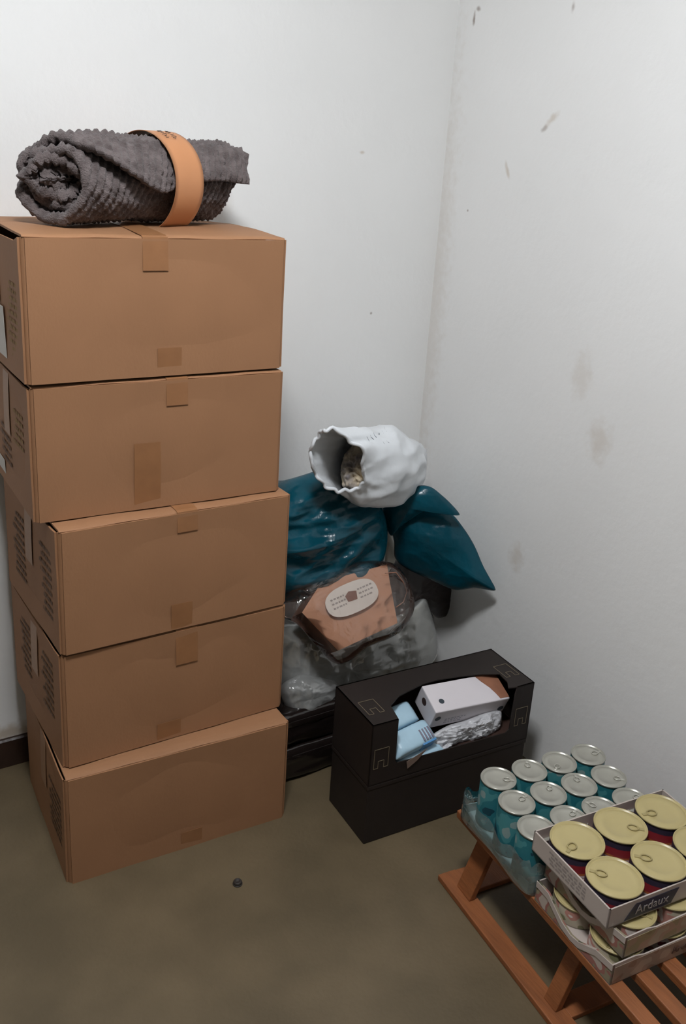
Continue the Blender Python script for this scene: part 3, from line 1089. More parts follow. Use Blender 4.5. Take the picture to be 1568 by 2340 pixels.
N_CAM = (-0.5, -0.82, 0.30)
ol = outl([(625, 1440), (690, 1425), (770, 1440), (860, 1420), (925, 1400), (968, 1368), (985, 1395), (1000, 1450), (998, 1500), (960, 1545), (900, 1600), (780, 1640), (735, 1655), (690, 1652), (655, 1610), (625, 1540)], lambda x, y: tilt(x, y, 1.82, 0.10, 0.3))
cc = tilt(800, 1520, 1.82, 0.10, 0.3)
pillow('stuffing', [c_ + (cc - c_) * 0.05 for c_ in ol], cc + Vector((0, 0.0, 0)), N_CAM, 0.030, 0.08, m_grey, cbag, bagb, wr=0.012, ws=14, seed=3)
pillow('film_skin', ol, cc, N_CAM, 0.062, 0.10, m_cfilm, cbag, bagb, wr=0.024, ws=8, seed=21, fine=0.25)

ol = outl([(640, 1570), (668, 1548), (700, 1540), (772, 1560), (778, 1600), (750, 1648), (695, 1658), (652, 1615)], lambda x, y: tilt(x, y, 1.755, 0.25, 0.2))
pillow('film_fold', ol, tilt(710, 1600, 1.755, 0.25, 0.2), (-0.35, -0.7, 0.55), 0.055, 0.05, m_cfilm, cbag, bagb, n=96, rings=24, wr=0.010, ws=16, seed=23, fine=0.3, pw=2.5, ex=0.7)

# kraft packet in film with an oval label
m_kraft = mat('pinkish kraft paper', lin(190, 138, 108), 0.6, var=0.12, vscale=12, bump=0.15, bscale=40)
m_kshade = mat('shaded kraft side', lin(96, 62, 48), 0.55, var=0.2, vscale=14)  # darker kraft: shade painted into the faces turned away
m_oval = mat('off-white label', lin(214, 204, 194), 0.5, var=0.04, vscale=20)
kb = Vector((1.20, 1.70, 0.37))
kp = thing('kraft_packet', 'brown paper packet with a white oval label in clear film under the teal bags', 'packet', kb)


def tk_pt(x, y):
    return tilt(x, y, 1.655, 0.75, 0.37)


quad = [tk_pt(772, 1487), tk_pt(908, 1424), tk_pt(884, 1290), tk_pt(735, 1330), tk_pt(690, 1400)]
e_u = (quad[1] - quad[0]).normalized()
nrm = (quad[1] - quad[0]).cross(quad[4] - quad[0]).normalized()
if nrm.y > 0:
    nrm = -nrm
bm = bmesh.new()
front = [bm.verts.new(p - kb) for p in quad]
backv = [bm.verts.new(p - kb - nrm * 0.060) for p in quad]
bm.faces.new(front)
bm.faces.new(backv[::-1])
for i in range(5):
    bm.faces.new((front[i], backv[i], backv[(i + 1) % 5], front[(i + 1) % 5]))
bmesh.ops.recalc_face_normals(bm, faces=bm.faces)
bmesh.ops.triangulate(bm, faces=bm.faces[:])
bmesh.ops.subdivide_edges(bm, edges=bm.edges[:], cuts=7, use_grid_fill=True)
for v in bm.verts:
    q = np.array(v.co)
    v.co += nrm * float(0.0022 * ridged(q[None], 9, 4)[0])
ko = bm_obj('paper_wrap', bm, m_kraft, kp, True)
ko.data.materials.append(m_kshade)
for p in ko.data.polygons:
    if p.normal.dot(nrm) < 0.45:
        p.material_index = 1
md = ko.modifiers.new('edges', 'EDGE_SPLIT'); md.split_angle = math.radians(45)
# oval label on the face
e_v = nrm.cross(e_u).normalized()
if e_v.z < 0:
    e_v = -e_v
lc = tk_pt(800, 1368)
e_l = (tk_pt(850, 1342) - tk_pt(745, 1388)).normalized()
e_w = nrm.cross(e_l).normalized()
if e_w.z < 0:
    e_w = -e_w
pts = []
for i in range(40):
    a = 2 * math.pi * i / 40
    ca, sa = math.cos(a), math.sin(a)
    pts.append((0.080 * math.copysign(abs(ca) ** 0.75, ca), 0.038 * math.copysign(abs(sa) ** 0.8, sa)))
vx = e_l.cross(e_w)
lab = plate('oval_label', pts, 0.0012 if vx.dot(nrm) > 0 else -0.0012, lc + nrm * 0.0115 - kb, e_l, e_w, m_oval, kp)
plate('printed_mark', [(-0.016, -0.006), (0.012, -0.008), (0.018, 0.012), (-0.004, 0.018), (-0.018, 0.010)], 0.0005 if vx.dot(nrm) > 0 else -0.0005, lc + nrm * 0.0132 - kb, e_l, e_w, mat('brown print', lin(120, 80, 66), 0.6), lab)
vs, fs = [], []
rnd = random.Random(12)
for r in range(3):
    for (xa, xb) in ((-0.062, -0.022), (0.022, 0.062)):
        x = xa
        while x < xb:
            l = rnd.uniform(0.004, 0.009)
            k = len(vs)
            y = 0.012 - 0.011 * r
            for (px_, py_) in ((x, y), (x + l, y), (x + l, y + 0.004), (x, y + 0.004)):
                vs.append(lc + nrm * 0.0133 + e_l * px_ + e_w * py_ - kb)
            fs.append((k, k + 1, k + 2, k + 3))
            x += l + 0.003
mesh('printed_lettering', vs, fs, mat('grey print', lin(150, 140, 134), 0.6), lab)
# film round the packet
m_cfilm2 = film('tight clear film', lin(150, 110, 90), 0.94, 0.05, 0.10, 0.5, 16)
ol = outl([(630, 1400), (650, 1350), (720, 1310), (800, 1285), (890, 1290), (930, 1345), (938, 1400), (905, 1450), (840, 1480), (790, 1515), (760, 1512), (720, 1470), (680, 1425)], lambda x, y: tilt(x, y, 1.69, 0.75, 0.37))
pillow('film_skin', ol, tilt(790, 1400, 1.69, 0.75, 0.37), nrm, 0.066, 0.030, m_cfilm2, kp, kb, wr=0.004, ws=12, seed=33, fine=0.4, pw=6, ex=0.5)
# wire tie curling out on the right
link('wire_tie', tube_me('wire_tie', [tilt(x, y, 1.70, 0.2, 0.45) - kb for (x, y) in ((880, 1310), (905, 1308), (922, 1330), (930, 1352), (922, 1376), (905, 1388))], 0.0014, 6), mat('tan wire', lin(150, 105, 85), 0.4), kp, True)

# teal sacks
m_teal = mat('dark teal polythene', lin(8, 74, 90), 0.22, var=0.3, vscale=6, spec=0.32, bump=0.35, bscale=22)
tb = Vector((1.18, 1.84, 0.45))
tealL = thing('teal_sack', 'creased dark teal plastic sack bulging out beside the carton stack', 'sack', tb, 0, 'dark teal plastic sacks in the corner')
ol = outl([(585, 1110), (650, 1098), (710, 1080), (765, 1062), (810, 1085), (855, 1130), (880, 1180), (886, 1230), (876, 1280), (850, 1312), (805, 1335), (740, 1360), (660, 1375), (590, 1372), (570, 1240)], lambda x, y: tilt(x, y, 1.82, 0.10, 0.6))
pillow('sack_body', ol, tilt(745, 1225, 1.82, 0.10, 0.6), (-0.45, -0.88, 0.15), 0.085, 0.11, m_teal, tealL, tb, wr=0.030, ws=6, seed=42, fine=0.22, stretch=(0.5, 0.5, 1.5), n=180, rings=44, stripes=((-0.25, 0.1, 1.0), 0.30, 70))
tr = Vector((1.48, 1.80, 0.45))
tealR = thing('teal_sack', 'flat dark teal plastic sack with a pointed fold leaning on the right wall', 'sack', tr, 0, 'dark teal plastic sacks in the corner')


def wallward(px, py):
    """surface that runs from beside the other sack towards the right-hand wall"""
    x0, y0 = 1.384, 1.88
    dx, dy = 0.206, -0.229
    d = ray(px, py)
    # plane through (x0,y0) along (dx,dy), vertical
    n_ = Vector((-dy, dx, 0))
    t = n_.dot(Vector((x0, y0, 0))) / (n_.x * d[0] + n_.y * d[1])
    return Vector((0, 0, H)) + Vector(d) * t


nR = Vector((-0.70, -0.70, 0.12))
ol = outl([(888, 1170), (930, 1150), (985, 1150), (1030, 1172), (1062, 1210), (1085, 1248), (1104, 1292), (1122, 1325), (1131, 1342), (1128, 1350), (1085, 1344), (1040, 1348), (990, 1328), (930, 1300), (903, 1275), (900, 1235)], wallward)
pillow('sack_body', ol, wallward(995, 1245), nR, 0.045, 0.020, m_teal, tealR, tr, wr=0.010, ws=6, seed=51, fine=0.25, n=176, rings=36, pw=2.0, ex=0.8)
ol = outl([(880, 1150), (915, 1118), (955, 1103), (987, 1104), (1015, 1124), (1040, 1148), (1054, 1166), (1046, 1168), (1010, 1160), (985, 1158), (955, 1172), (925, 1192), (902, 1215), (888, 1195)], lambda x, y: wallward(x, y) + nR * 0.045)
pillow('folded_flap', ol, wallward(945, 1148) + nR * 0.045, nR, 0.030, 0.012, m_teal, tealR, tr, wr=0.007, ws=8, seed=57, fine=0.2, n=140, rings=26, pw=2.2, ex=0.7)
# pale strip of lining between the two sacks
m_pale = mat('pale grey lining', lin(165, 160, 148), 0.6)
ol = outl([(868, 1165), (880, 1172), (892, 1215), (905, 1262), (898, 1300), (882, 1312), (880, 1265), (884, 1215)], lambda x, y: tilt(x, y, 1.89, 0.1, 0.6))
pillow('lining_strip', ol, tilt(890, 1245, 1.89, 0.1, 0.6), (-0.5, -0.85, 0.1), 0.012, 0.01, m_pale, tealR, tr, n=60, rings=10, wr=0.003)
# dark body standing in for the shadow under the right-hand teal sack
m_sackshade = mat('dark brown shade', lin(44, 36, 34), 0.4, var=0.3, vscale=10, bump=0.3, bscale=20)
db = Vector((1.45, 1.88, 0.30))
dk = thing('sack_shade', 'dark brown shape added for the shadow under the flat teal sack', 'sack', db)
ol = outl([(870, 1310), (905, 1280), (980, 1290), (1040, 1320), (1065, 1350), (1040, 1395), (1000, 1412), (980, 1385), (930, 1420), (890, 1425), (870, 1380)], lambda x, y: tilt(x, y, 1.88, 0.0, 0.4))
pillow('sack_body', ol, tilt(955, 1350, 1.88, 0.0, 0.4), (-0.5, -0.85, 0.1), 0.03, 0.05, m_sackshade, dk, db, n=110, rings=20, wr=0.012, ws=12, seed=77)

# white carrier bag, lying on its side with the open mouth towards the cartons
m_wbag = mat('white polythene', lin(222, 226, 230), 0.32, var=0.04, vscale=10, bump=0.2, bscale=30, spec=0.5)
m_wbag.node_tree.nodes['Principled BSDF'].inputs['Transmission Weight'].default_value = 0.0
wb0 = Vector((1.33, 1.84, 0.66))
wbag = thing('white_carrier_bag', 'white plastic carrier bag with an open crumpled mouth on top of the teal sacks', 'bag', wb0)
Mo = aty(796, 1060, 1.71)
Bo = aty(955, 1066, 1.90)
axw = (Bo - Mo).normalized()
upw = Vector((0, 0, 1)); upw = (upw - axw * upw.dot(axw)).normalized()
sdw = axw.cross(upw).normalized()
if sdw.y > 0:
    sdw = -sdw
nr_, na_ = 40, 120
prof = [(-0.10, 0.074, 0.050), (-0.04, 0.076, 0.048), (0.04, 0.080, 0.050), (0.15, 0.088, 0.058), (0.32, 0.098, 0.072), (0.55, 0.100, 0.074), (0.75, 0.096, 0.060), (0.9, 0.088, 0.040), (1.0, 0.080, 0.020), (1.06, 0.076, 0.004)]
Lw = (Bo - Mo).length
tt = np.linspace(prof[0][0], prof[-1][0], nr_)
ru = np.interp(tt, [p[0] for p in prof], [p[1] for p in prof])
rs = np.interp(tt, [p[0] for p in prof], [p[2] for p in prof])
aa = np.linspace(0, 2 * np.pi, na_, endpoint=False)
# wavy lip: long at the top and at the bottom front, short at the back
circ = np.stack([np.cos(aa), np.sin(aa), 0 * aa + 0.37], -1)
lipw = 0.022 * vnoise(circ, 1.7, 12) + 0.010 * vnoise(circ, 4.5, 13) + 0.054 * np.sin(aa) - 0.042 * np.cos(aa)
lipf = np.clip(1 - (tt - tt[0]) / 0.3, 0, 1) ** 1.5
P = (np.array(Mo)[None, None] + np.array(axw) * ((tt[:, None] * Lw) - lipf[:, None] * lipw[None])[..., None]
     + np.array(upw) * ((ru[:, None] * np.sin(aa)[None]))[..., None] + np.array(sdw) * (rs[:, None] * np.cos(aa)[None])[..., None])
rad = np.array(upw) * np.sin(aa)[None, :, None] + np.array(sdw) * np.cos(aa)[None, :, None]
wn_ = (ridged(P * np.array([0.6, 0.6, 1.3]), 9, 61, 2) - 0.35) * 0.020 + (ridged(P, 30, 64) - 0.35) * 0.003
wn_ = wn_ + lipf[:, None] * (0.026 * vnoise(circ, 2.1, 15) + 0.014 * vnoise(circ, 5.0, 16) - 0.004)[None]
P = P + rad * (wn_ * (0.35 + 0.65 * np.clip(np.minimum((tt + 0.1) / 0.3, (1.06 - tt) / 0.3), 0.2, 1))[:, None])[..., None]
# sag
P[..., 2] -= 0.03 * np.clip(tt, 0, 1)[:, None] ** 2
vs = (P.reshape(-1, 3) - np.array(wb0)).tolist()
fs = []
for j in range(nr_ - 1):
    for i in range(na_):
        k = (i + 1) % na_
        fs.append((j * na_ + i, j * na_ + k, (j + 1) * na_ + k, (j + 1) * na_ + i))
fs.append(tuple((nr_ - 1) * na_ + i for i in range(na_)))
wo = mesh('bag_film', vs, fs, m_wbag, wbag, True)
md = wo.modifiers.new('thick', 'SOLIDIFY'); md.thickness = 0.0012
cuff = P[0][:, :] - np.array(wb0)
cm = cuff.mean(0)
link('rolled_cuff', tube_me('rolled_cuff', [Vector(p + (cm - p) * 0.02) for p in cuff], 0.0045, 8, True), m_wbag, wbag, True)
# contents showing in the mouth
m_beige = mat('beige crumpled paper', lin(200, 184, 156), 0.7, col2=lin(126, 120, 120), vscale=24, bump=0.4, bscale=60)
cen = Mo + axw * (Lw * 0.13) - Vector((0, 0, 0.012))
ol = [cen + upw * (0.066 * math.sin(a)) + sdw * (0.042 * math.cos(a)) for a in np.linspace(0, 2 * math.pi, 14, endpoint=False)]
pillow('paper_contents', ol, cen, -axw, 0.040, 0.06, m_beige, wbag, wb0, n=90, rings=20, wr=0.02, ws=28, seed=71, fine=0.5)
# smudged dark lettering on the bag
from mathutils.bvhtree import BVHTree
bvh = BVHTree.FromPolygons([Vector(v) for v in vs], fs)
vs2, fs2 = [], []
rnd = random.Random(9)
o_l = Vector((0, 0, H)) - wb0


def on_bag(px, py):
    d = Vector(ray(px, py))
    h = bvh.ray_cast(o_l, d)
    return h[0] - d * 0.0012 if h[0] else None


for (x0, y0, n_, st, hgt) in ((838, 998, 7, (8, -4.5), 11), (868, 1012, 5, (7, -3), 7)):
    for i in range(n_):
        x, y = x0 + st[0] * i, y0 + st[1] * i
        pp = [(x, y), (x + rnd.uniform(1, 5), y + hgt * 0.5), (x + rnd.uniform(4, 9), y + hgt)]
        q = [on_bag(*p) for p in pp]
        if all(q):
            me = tube_me('t', q, 0.0010 if hgt > 8 else 0.0007, 4)
            o = len(vs2)
            vs2 += [v.co.copy() for v in me.vertices]
            fs2 += [tuple(o + i_ for i_ in p.vertices) for p in me.polygons]
            bpy.data.meshes.remove(me)
if vs2:
    mesh('printed_lettering', vs2, fs2, mat('smudged grey print', lin(70, 76, 88), 0.6), wo)

# ================================================================== SLATTED STAND AND CANS
m_wood = mat('orange stained wood', lin(150, 90, 50), 0.55, var=0.3, vscale=9, bump=0.15, bscale=40, stretch=(6, 1, 6))
PA = math.atan2(-0.393, -0.042)          # direction of its length on the floor
uL = Vector((math.cos(PA), math.sin(PA), 0))     # towards the viewer
vI = Vector((-uL.y, uL.x, 0))
if vI.x < 0:
    vI = -vI
DZ = 0.200
SO = Vector((1.135, 1.241, 0))
stand = thing('slatted_stand', 'low orange-stained wooden stand with narrow deck slats by the right wall', 'stand', SO)
SL = 1.15
SWD = 0.425


def wbar(name, u0, u1, v0, v1, z0, z1, bev=0.002, lean=0.0):
    bm = box_bm(u0, u1, v0, v1, z0, z1, bev, 2)
    for v in bm.verts:
        u_, v_, z_ = v.co
        v_ += lean * (z_ - z0)
        v.co = uL * u_ + vI * v_ + Vector((0, 0, z_))
    return bm_obj(name, bm, m_wood, stand)


wbar('runner', 0.0, SL, 0.0, 0.045, 0.0, 0.014)
wbar('runner', 0.0, SL, SWD - 0.045, SWD, 0.0, 0.014)
for i in range(7):
    v0 = 0.015 + i * 0.0625
    wbar('deck_slat', 0.020, SL, v0, v0 + 0.031, DZ - 0.018, DZ)
for u0 in (0.06, 0.375, 0.70, 1.02):
    wbar('bearer', u0, u0 + 0.03, 0.060, SWD - 0.045, DZ - 0.045, DZ - 0.018)
for i, u0 in enumerate((0.045, 0.355, 0.68, 1.0)):
    wd = 0.050 if i == 0 else 0.036
    wbar('leg', u0, u0 + wd, 0.020, 0.036, 0.014, DZ - 0.045, 0.002, 0.36)
    wbar('leg', u0, u0 + wd, SWD - 0.036, SWD - 0.020, 0.014, DZ - 0.045, 0.002, -0.36)
wbar('end_board', 0.0, 0.07, 0.045, 0.16, 0.0, 0.012)
wbar('end_board', 0.36, 0.41, 0.045, 0.16, 0.0, 0.012)


def on_stand(u, v, z=DZ):
    return SO + uL * u + vI * v + Vector((0, 0, z))


m_tin = mat('tinned steel', (0.62, 0.62, 0.60, 1), 0.32, metal=0.55, bump=0.05, bscale=80)
m_lid = mat('frosted silver lid', lin(168, 166, 156), 0.30, metal=0.35)
m_creamlid = mat('cream lacquered lid', lin(180, 165, 116), 0.32, spec=0.5)
m_tab = mat('ring pull', lin(188, 186, 176), 0.3, metal=0.5)
m_tab2 = mat('cream ring pull', lin(160, 146, 100), 0.3)


def label_mat(name, cols, scale, rough=0.35):
    """printed can label: vertical patches of colour that go round the can"""
    m, nt, b = new_mat(name)
    N, L = nt.nodes, nt.links
    b.inputs['Roughness'].default_value = rough
    tc = N.new('ShaderNodeTexCoord')
    oi = N.new('ShaderNodeObjectInfo')
    ad = N.new('ShaderNodeVectorMath'); ad.operation = 'ADD'
    L.new(tc.outputs['Object'], ad.inputs[0])
    n = N.new('ShaderNodeTexNoise')
    n.inputs['Scale'].default_value = scale
    n.inputs['Detail'].default_value = 1.5
    L.new(tc.outputs['Object'], n.inputs['Vector'])
    r = N.new('ShaderNodeValToRGB')
    r.color_ramp.interpolation = 'CONSTANT'
    el = r.color_ramp.elements
    while len(el) < len(cols):
        el.new(0.5)
    for i, (p, c) in enumerate(cols):
        el[i].position = p
        el[i].color = c
    L.new(n.outputs['Fac'], r.inputs[0])
    L.new(r.outputs[0], b.inputs['Base Color'])
    return m


m_teallab = label_mat('teal printed label', [(0.0, lin(20, 58, 70)), (0.36, lin(36, 100, 108)), (0.50, lin(62, 122, 126)), (0.61, lin(120, 140, 138)), (0.70, lin(196, 186, 192))], 24)


def band_mat(name, bands, h):
    """printed can label in level bands (height, colour)"""
    m, nt, b = new_mat(name)
    N, L = nt.nodes, nt.links
    b.inputs['Roughness'].default_value = 0.35
    tc = N.new('ShaderNodeTexCoord')
    sp = N.new('ShaderNodeSeparateXYZ')
    L.new(tc.outputs['Object'], sp.inputs[0])
    nz = N.new('ShaderNodeTexNoise')
    nz.inputs['Scale'].default_value = 40
    L.new(tc.outputs['Object'], nz.inputs['Vector'])
    mr = N.new('ShaderNodeMapRange')
    mr.inputs['From Max'].default_value = h
    L.new(sp.outputs['Z'], mr.inputs['Value'])
    ad = N.new('ShaderNodeMath')
    ad.operation = 'MULTIPLY_ADD'
    ad.inputs[1].default_value = 0.12
    L.new(nz.outputs['Fac'], ad.inputs[0])
    L.new(mr.outputs[0], ad.inputs[2])
    r = N.new('ShaderNodeValToRGB')
    r.color_ramp.interpolation = 'CONSTANT'
    el = r.color_ramp.elements
    while len(el) < len(bands):
        el.new(0.5)
    for i, (p, c) in enumerate(bands):
        el[i].position = p
        el[i].color = c
    L.new(ad.outputs[0], r.inputs[0])
    L.new(r.outputs[0], b.inputs['Base Color'])
    return m


m_redlab = band_mat('red and navy printed label', [(0.0, lin(176, 164, 164)), (0.20, lin(150, 84, 44)), (0.30, lin(122, 34, 40)), (0.66, lin(44, 38, 52))], 0.047)
m_greenlab = label_mat('green and pink printed label', [(0.0, lin(120, 118, 86)), (0.38, lin(170, 160, 140)), (0.52, lin(168, 120, 108)), (0.62, lin(196, 184, 176)), (0.72, lin(120, 52, 58))], 30)


def can_meshes(r, h, dome=0.0):
    body = lathe_me('can_body', [(r * 0.93, 0.0), (r * 0.985, 0.001), (r, 0.004), (r * 0.985, 0.0065), (r * 0.985, h - 0.010), (r * 0.95, h - 0.007), (r * 0.95, h - 0.0062)], 44)
    lid = lathe_me('lid', [(r * 0.96, h - 0.0045), (r, h - 0.0035), (r * 1.005, h - 0.0015), (r * 0.99, h), (r * 0.955, h - 0.0004), (r * 0.935, h - 0.0030), (r * 0.90, h - 0.0030), (r * 0.885, h - 0.0022), (r * 0.62, h - 0.0020), (r * 0.60, h - 0.0026), (r * 0.1, h - 0.0024)], 44)
    for me in (body, lid):
        me.polygons.foreach_set('use_smooth', [True] * len(me.polygons))
    pts = []
    for i in range(18):
        a = 2 * math.pi * i / 18
        pts.append((r * 0.46 + r * 0.20 * math.cos(a), r * 0.15 * math.sin(a), h - 0.0008))
    tab = tube_me('ring_pull', pts, r * 0.030, 6, True)
    tab.polygons.foreach_set('use_smooth', [True] * len(tab.polygons))
    bm = box_bm(r * 0.60, r * 0.86, -r * 0.07, r * 0.07, h - 0.0022, h - 0.0004, 0.0004, 1)
    riv = bpy.data.meshes.new('tab_nose')
    bm.to_mesh(riv)
    bm.free()
    return body, lid, tab, riv


def can(name, meshes, mats, label, group, loc, rz):
    t = thing(name, label, 'can', loc, rz, group)
    for nm, me, m in zip(('can_body', 'lid', 'ring_pull', 'tab_nose'), meshes, mats):
        if not me.materials:
            me.materials.append(m)
        o = bpy.data.objects.new(nm, me)
        C.objects.link(o)
        if nm == 'tab_nose':
            o.parent = [c for c in t.children if c.name.startswith('ring_pull')][0]
        else:
            o.parent = t
    return t


# teal tray: twelve cans under shrink film
RT, HT = 0.0375, 0.109
teal_me = can_meshes(RT, HT)
z_t = DZ + 0.004
c00, c03, c20 = fl(1138, 1777, z_t + HT), fl(1345, 1722, z_t + HT), fl(1226, 1892, z_t + HT)
dc, dr = (c03 - c00) / 3, (c20 - c00) / 2
dc = dc.normalized() * 0.0788
dr = dr.normalized() * 0.0775
ordn = ['leftmost', 'second from left', 'third from left', 'rightmost']
rows = ['back', 'middle', 'front']
tabrot = [[-40, 60, 210, -10], [10, 40, 60, -50], [-70, 20, 110, 0]]
c00 = c00 + (c03 - c00 - dc * 3) / 2 + (c20 - c00 - dr * 2) / 2
for r in range(3):
    for c in range(4):
        p = c00 + dc * c + dr * r
        can('food_can', teal_me, (m_teallab, m_lid, m_tab, m_tab), 'teal labelled can with silver lid, %s in the %s row of its tray' % (ordn[c], rows[r]), 'teal cans in the low tray', (p.x, p.y, z_t), math.radians(tabrot[r][c]))
ang = math.atan2(dc.y, dc.x)
tt0 = c00 + (dc * 3 + dr * 2) / 2
tray = thing('can_tray', 'shallow film-wrapped tray holding the teal cans on the stand', 'tray', (tt0.x, tt0.y, DZ), ang)
tw, td = 0.0788 * 4 + 0.004, 0.0775 * 3 + 0.006
m_traycol = mat('pale blue-grey tray card', lin(140, 164, 166), 0.4, col2=lin(104, 136, 138), vscale=18)
plate('tray_base', [(-tw / 2, -td / 2), (tw / 2, -td / 2), (tw / 2, td / 2), (-tw / 2, td / 2)], 0.0035, (0, 0, 0), (1, 0, 0), (0, 1, 0), m_traycol, tray)
for (o, u, l) in (((-tw / 2, -td / 2, 0), (1, 0, 0), tw), ((tw / 2, -td / 2, 0), (0, 1, 0), td), ((tw / 2, td / 2, 0), (-1, 0, 0), tw), ((-tw / 2, td / 2, 0), (0, -1, 0), td)):
    hL = 0.014
    plate('tray_side', [(0, 0), (l, 0), (l, hL + 0.012), (l * 0.88, hL + 0.008), (l * 0.75, hL - 0.004), (l * 0.25, hL - 0.004), (l * 0.12, hL + 0.008), (0, hL + 0.012)], 0.002, o, u, (0, 0, 1), m_traycol, tray)
m_sfilm = film('shrink film', lin(180, 205, 205), 0.80, 0.06, 0.5, 0.6, 20)
# film skirt round the lower half of the cans
vs, fs = [], []
loop = smooth_loop([(-tw / 2, -td / 2, 0), (-0.08, -td / 2 - 0.001, 0), (0.08, -td / 2 - 0.001, 0), (tw / 2, -td / 2, 0), (tw / 2 + 0.001, 0, 0), (tw / 2, td / 2, 0), (0.08, td / 2 + 0.001, 0), (-0.08, td / 2 + 0.001, 0), (-tw / 2, td / 2, 0), (-tw / 2 - 0.001, 0, 0)], 120)
nl = len(loop)
for j in range(7):
    f = j / 6
    for i, p in enumerate(loop):
        s = 1.022 - 0.012 * f
        z = 0.002 + f * (0.062 + 0.012 * math.sin(i * 0.33) + 0.008 * math.sin(i * 0.9))
        vs.append((p[0] * s, p[1] * s, z))
for j in range(6):
    for i in range(nl):
        k = (i + 1) % nl
        fs.append((j * nl + i, j * nl + k, (j + 1) * nl + k, (j + 1) * nl + i))
fo = mesh('shrink_film', vs, fs, m_sfilm, tray, True)

# stack of printed trays with the cream-lidded cans on top
m_tray = mat('white tray card', lin(186, 174, 166), 0.5, var=0.06, vscale=15)
m_navy = mat('navy print', lin(38, 40, 62), 0.5)
m_greyprint = mat('faint grey print', lin(150, 140, 136), 0.6)
m_lettering = mat('pale lettering', lin(160, 152, 150), 0.6)
m_print1 = label_mat('printed tray front', [(0.0, lin(140, 130, 98)), (0.40, lin(156, 144, 112)), (0.52, lin(172, 146, 124)), (0.63, lin(178, 164, 142))], 22)
m_print2 = label_mat('brown printed tray front', [(0.0, lin(140, 116, 102)), (0.45, lin(158, 138, 122)), (0.6, lin(176, 158, 142))], 26)
m_print3 = label_mat('printed tray side', [(0.0, lin(84, 84, 66)), (0.38, lin(140, 130, 108)), (0.50, lin(150, 100, 92)), (0.60, lin(180, 168, 158))], 26)
TX, TY = 0.328, 0.210


def printed_tray(label, corner, z, ang, h, cut, front_mat, group='white card trays stacked on the stand'):
    """corner = near left corner on the floor plan"""
    t = thing('can_tray', label, 'tray', (corner[0], corner[1], z), ang, group)
    th = 0.0022
    plate('tray_base', [(0, 0), (TX, 0), (TX, TY), (0, TY)], th, (0, 0, 0), (1, 0, 0), (0, 1, 0), m_tray, t)
    if cut:
        lo = 0.012
        prof = [(0, 0), (TY, 0), (TY, h), (TY * 0.84, h), (TY * 0.74, h * 0.72), (TY * 0.62, lo + 0.006), (TY * 0.5, lo), (TY * 0.40, lo + 0.004), (TY * 0.30, h * 0.6), (TY * 0.2, h * 0.86), (0, h)]
    else:
        prof = [(0, 0), (TY, 0), (TY, h), (0, h)]
    # side walls of doubled card
    plate('side_wall', prof, 0.004 if cut else 0.003, (0, 0, 0), (0, 1, 0), (0, 0, 1), m_print3 if cut else m_tray, t)
    if cut:                      # white turned-over edge along the cut-down wall
        top = prof[2:]
        plate('edge_strip', top + [(p[0], max(p[1] - 0.013, 0.001)) for p in reversed(top)], -0.0016, (0.0002, 0, 0), (0, 1, 0), (0, 0, 1), m_tray, t)
    plate('side_wall', prof, -0.003, (TX, 0, 0), (0, 1, 0), (0, 0, 1), m_tray, t)
    if cut:
        fp = [(0, 0), (TX, 0), (TX, h), (TX * 0.85, h), (TX * 0.78, h * 0.88), (TX * 0.22, h * 0.88), (TX * 0.15, h), (0, h)]
    else:
        fp = [(0, 0), (TX * 0.22, 0), (TX * 0.22, 0), (TX * 0.78, 0), (TX, 0), (TX, h), (0, h)]
    fp = [p for i, p in enumerate(fp) if i == 0 or p != fp[i - 1]]
    plate('front_wall', fp, -0.0025, (0, 0, 0), (1, 0, 0), (0, 0, 1), m_tray, t)
    plate('back_wall', fp, 0.0025, (0, TY, 0), (1, 0, 0), (0, 0, 1), m_tray, t)
    if front_mat:
        plate('printed_front', [(0.004, 0.002), (TX - 0.004, 0.002), (TX - 0.004, h * 0.84), (0.004, h * 0.84)], 0.0006, (0, -0.0002, 0), (1, 0, 0), (0, 0, 1), front_mat, t)
    return t


def plan(px, py, z):
    p = fl(px, py, z)
    return (p.x, p.y)


HB = 0.0450
TA = -0.100
z1, z2, z3 = DZ, DZ + HB + 0.001, DZ + 2 * HB + 0.002
k1 = plan(1393, 2252, z1)
k2 = plan(1422, 2190, z2)
k3 = plan(1386, 2124, z3)
t1 = printed_tray('lowest printed card tray, resting on the deck slats', k1, z1, TA, HB, True, m_print2)
t2 = printed_tray('middle printed card tray with cut-down sides, under the cream-lidded cans', k2, z2, TA + 0.02, HB, True, m_print1)
t3 = printed_tray('top white card tray with a navy badge holding the cream-lidded cans', k3, z3, TA, 0.042, False, None)


def flat_text(s, size, m, parent, loc, rot, name='lettering'):
    me = text_me(name, s, size)
    o = link(name, me, m, parent)
    o.location = loc
    o.rotation_euler = rot
    return o


# navy badge and its lettering on the top tray
bx = 0.100
bad = plate('navy_badge', [(-0.062, 0.004), (0.048, 0.004), (0.062, 0.034), (-0.040, 0.034)], 0.0006, (bx, -0.0004, 0), (1, 0, 0), (0, 0, 1), m_navy, t3)
flat_text('Ardaux', 0.026, m_lettering, bad, (bx, -0.0016, 0.019), (math.pi / 2, 0, 0))
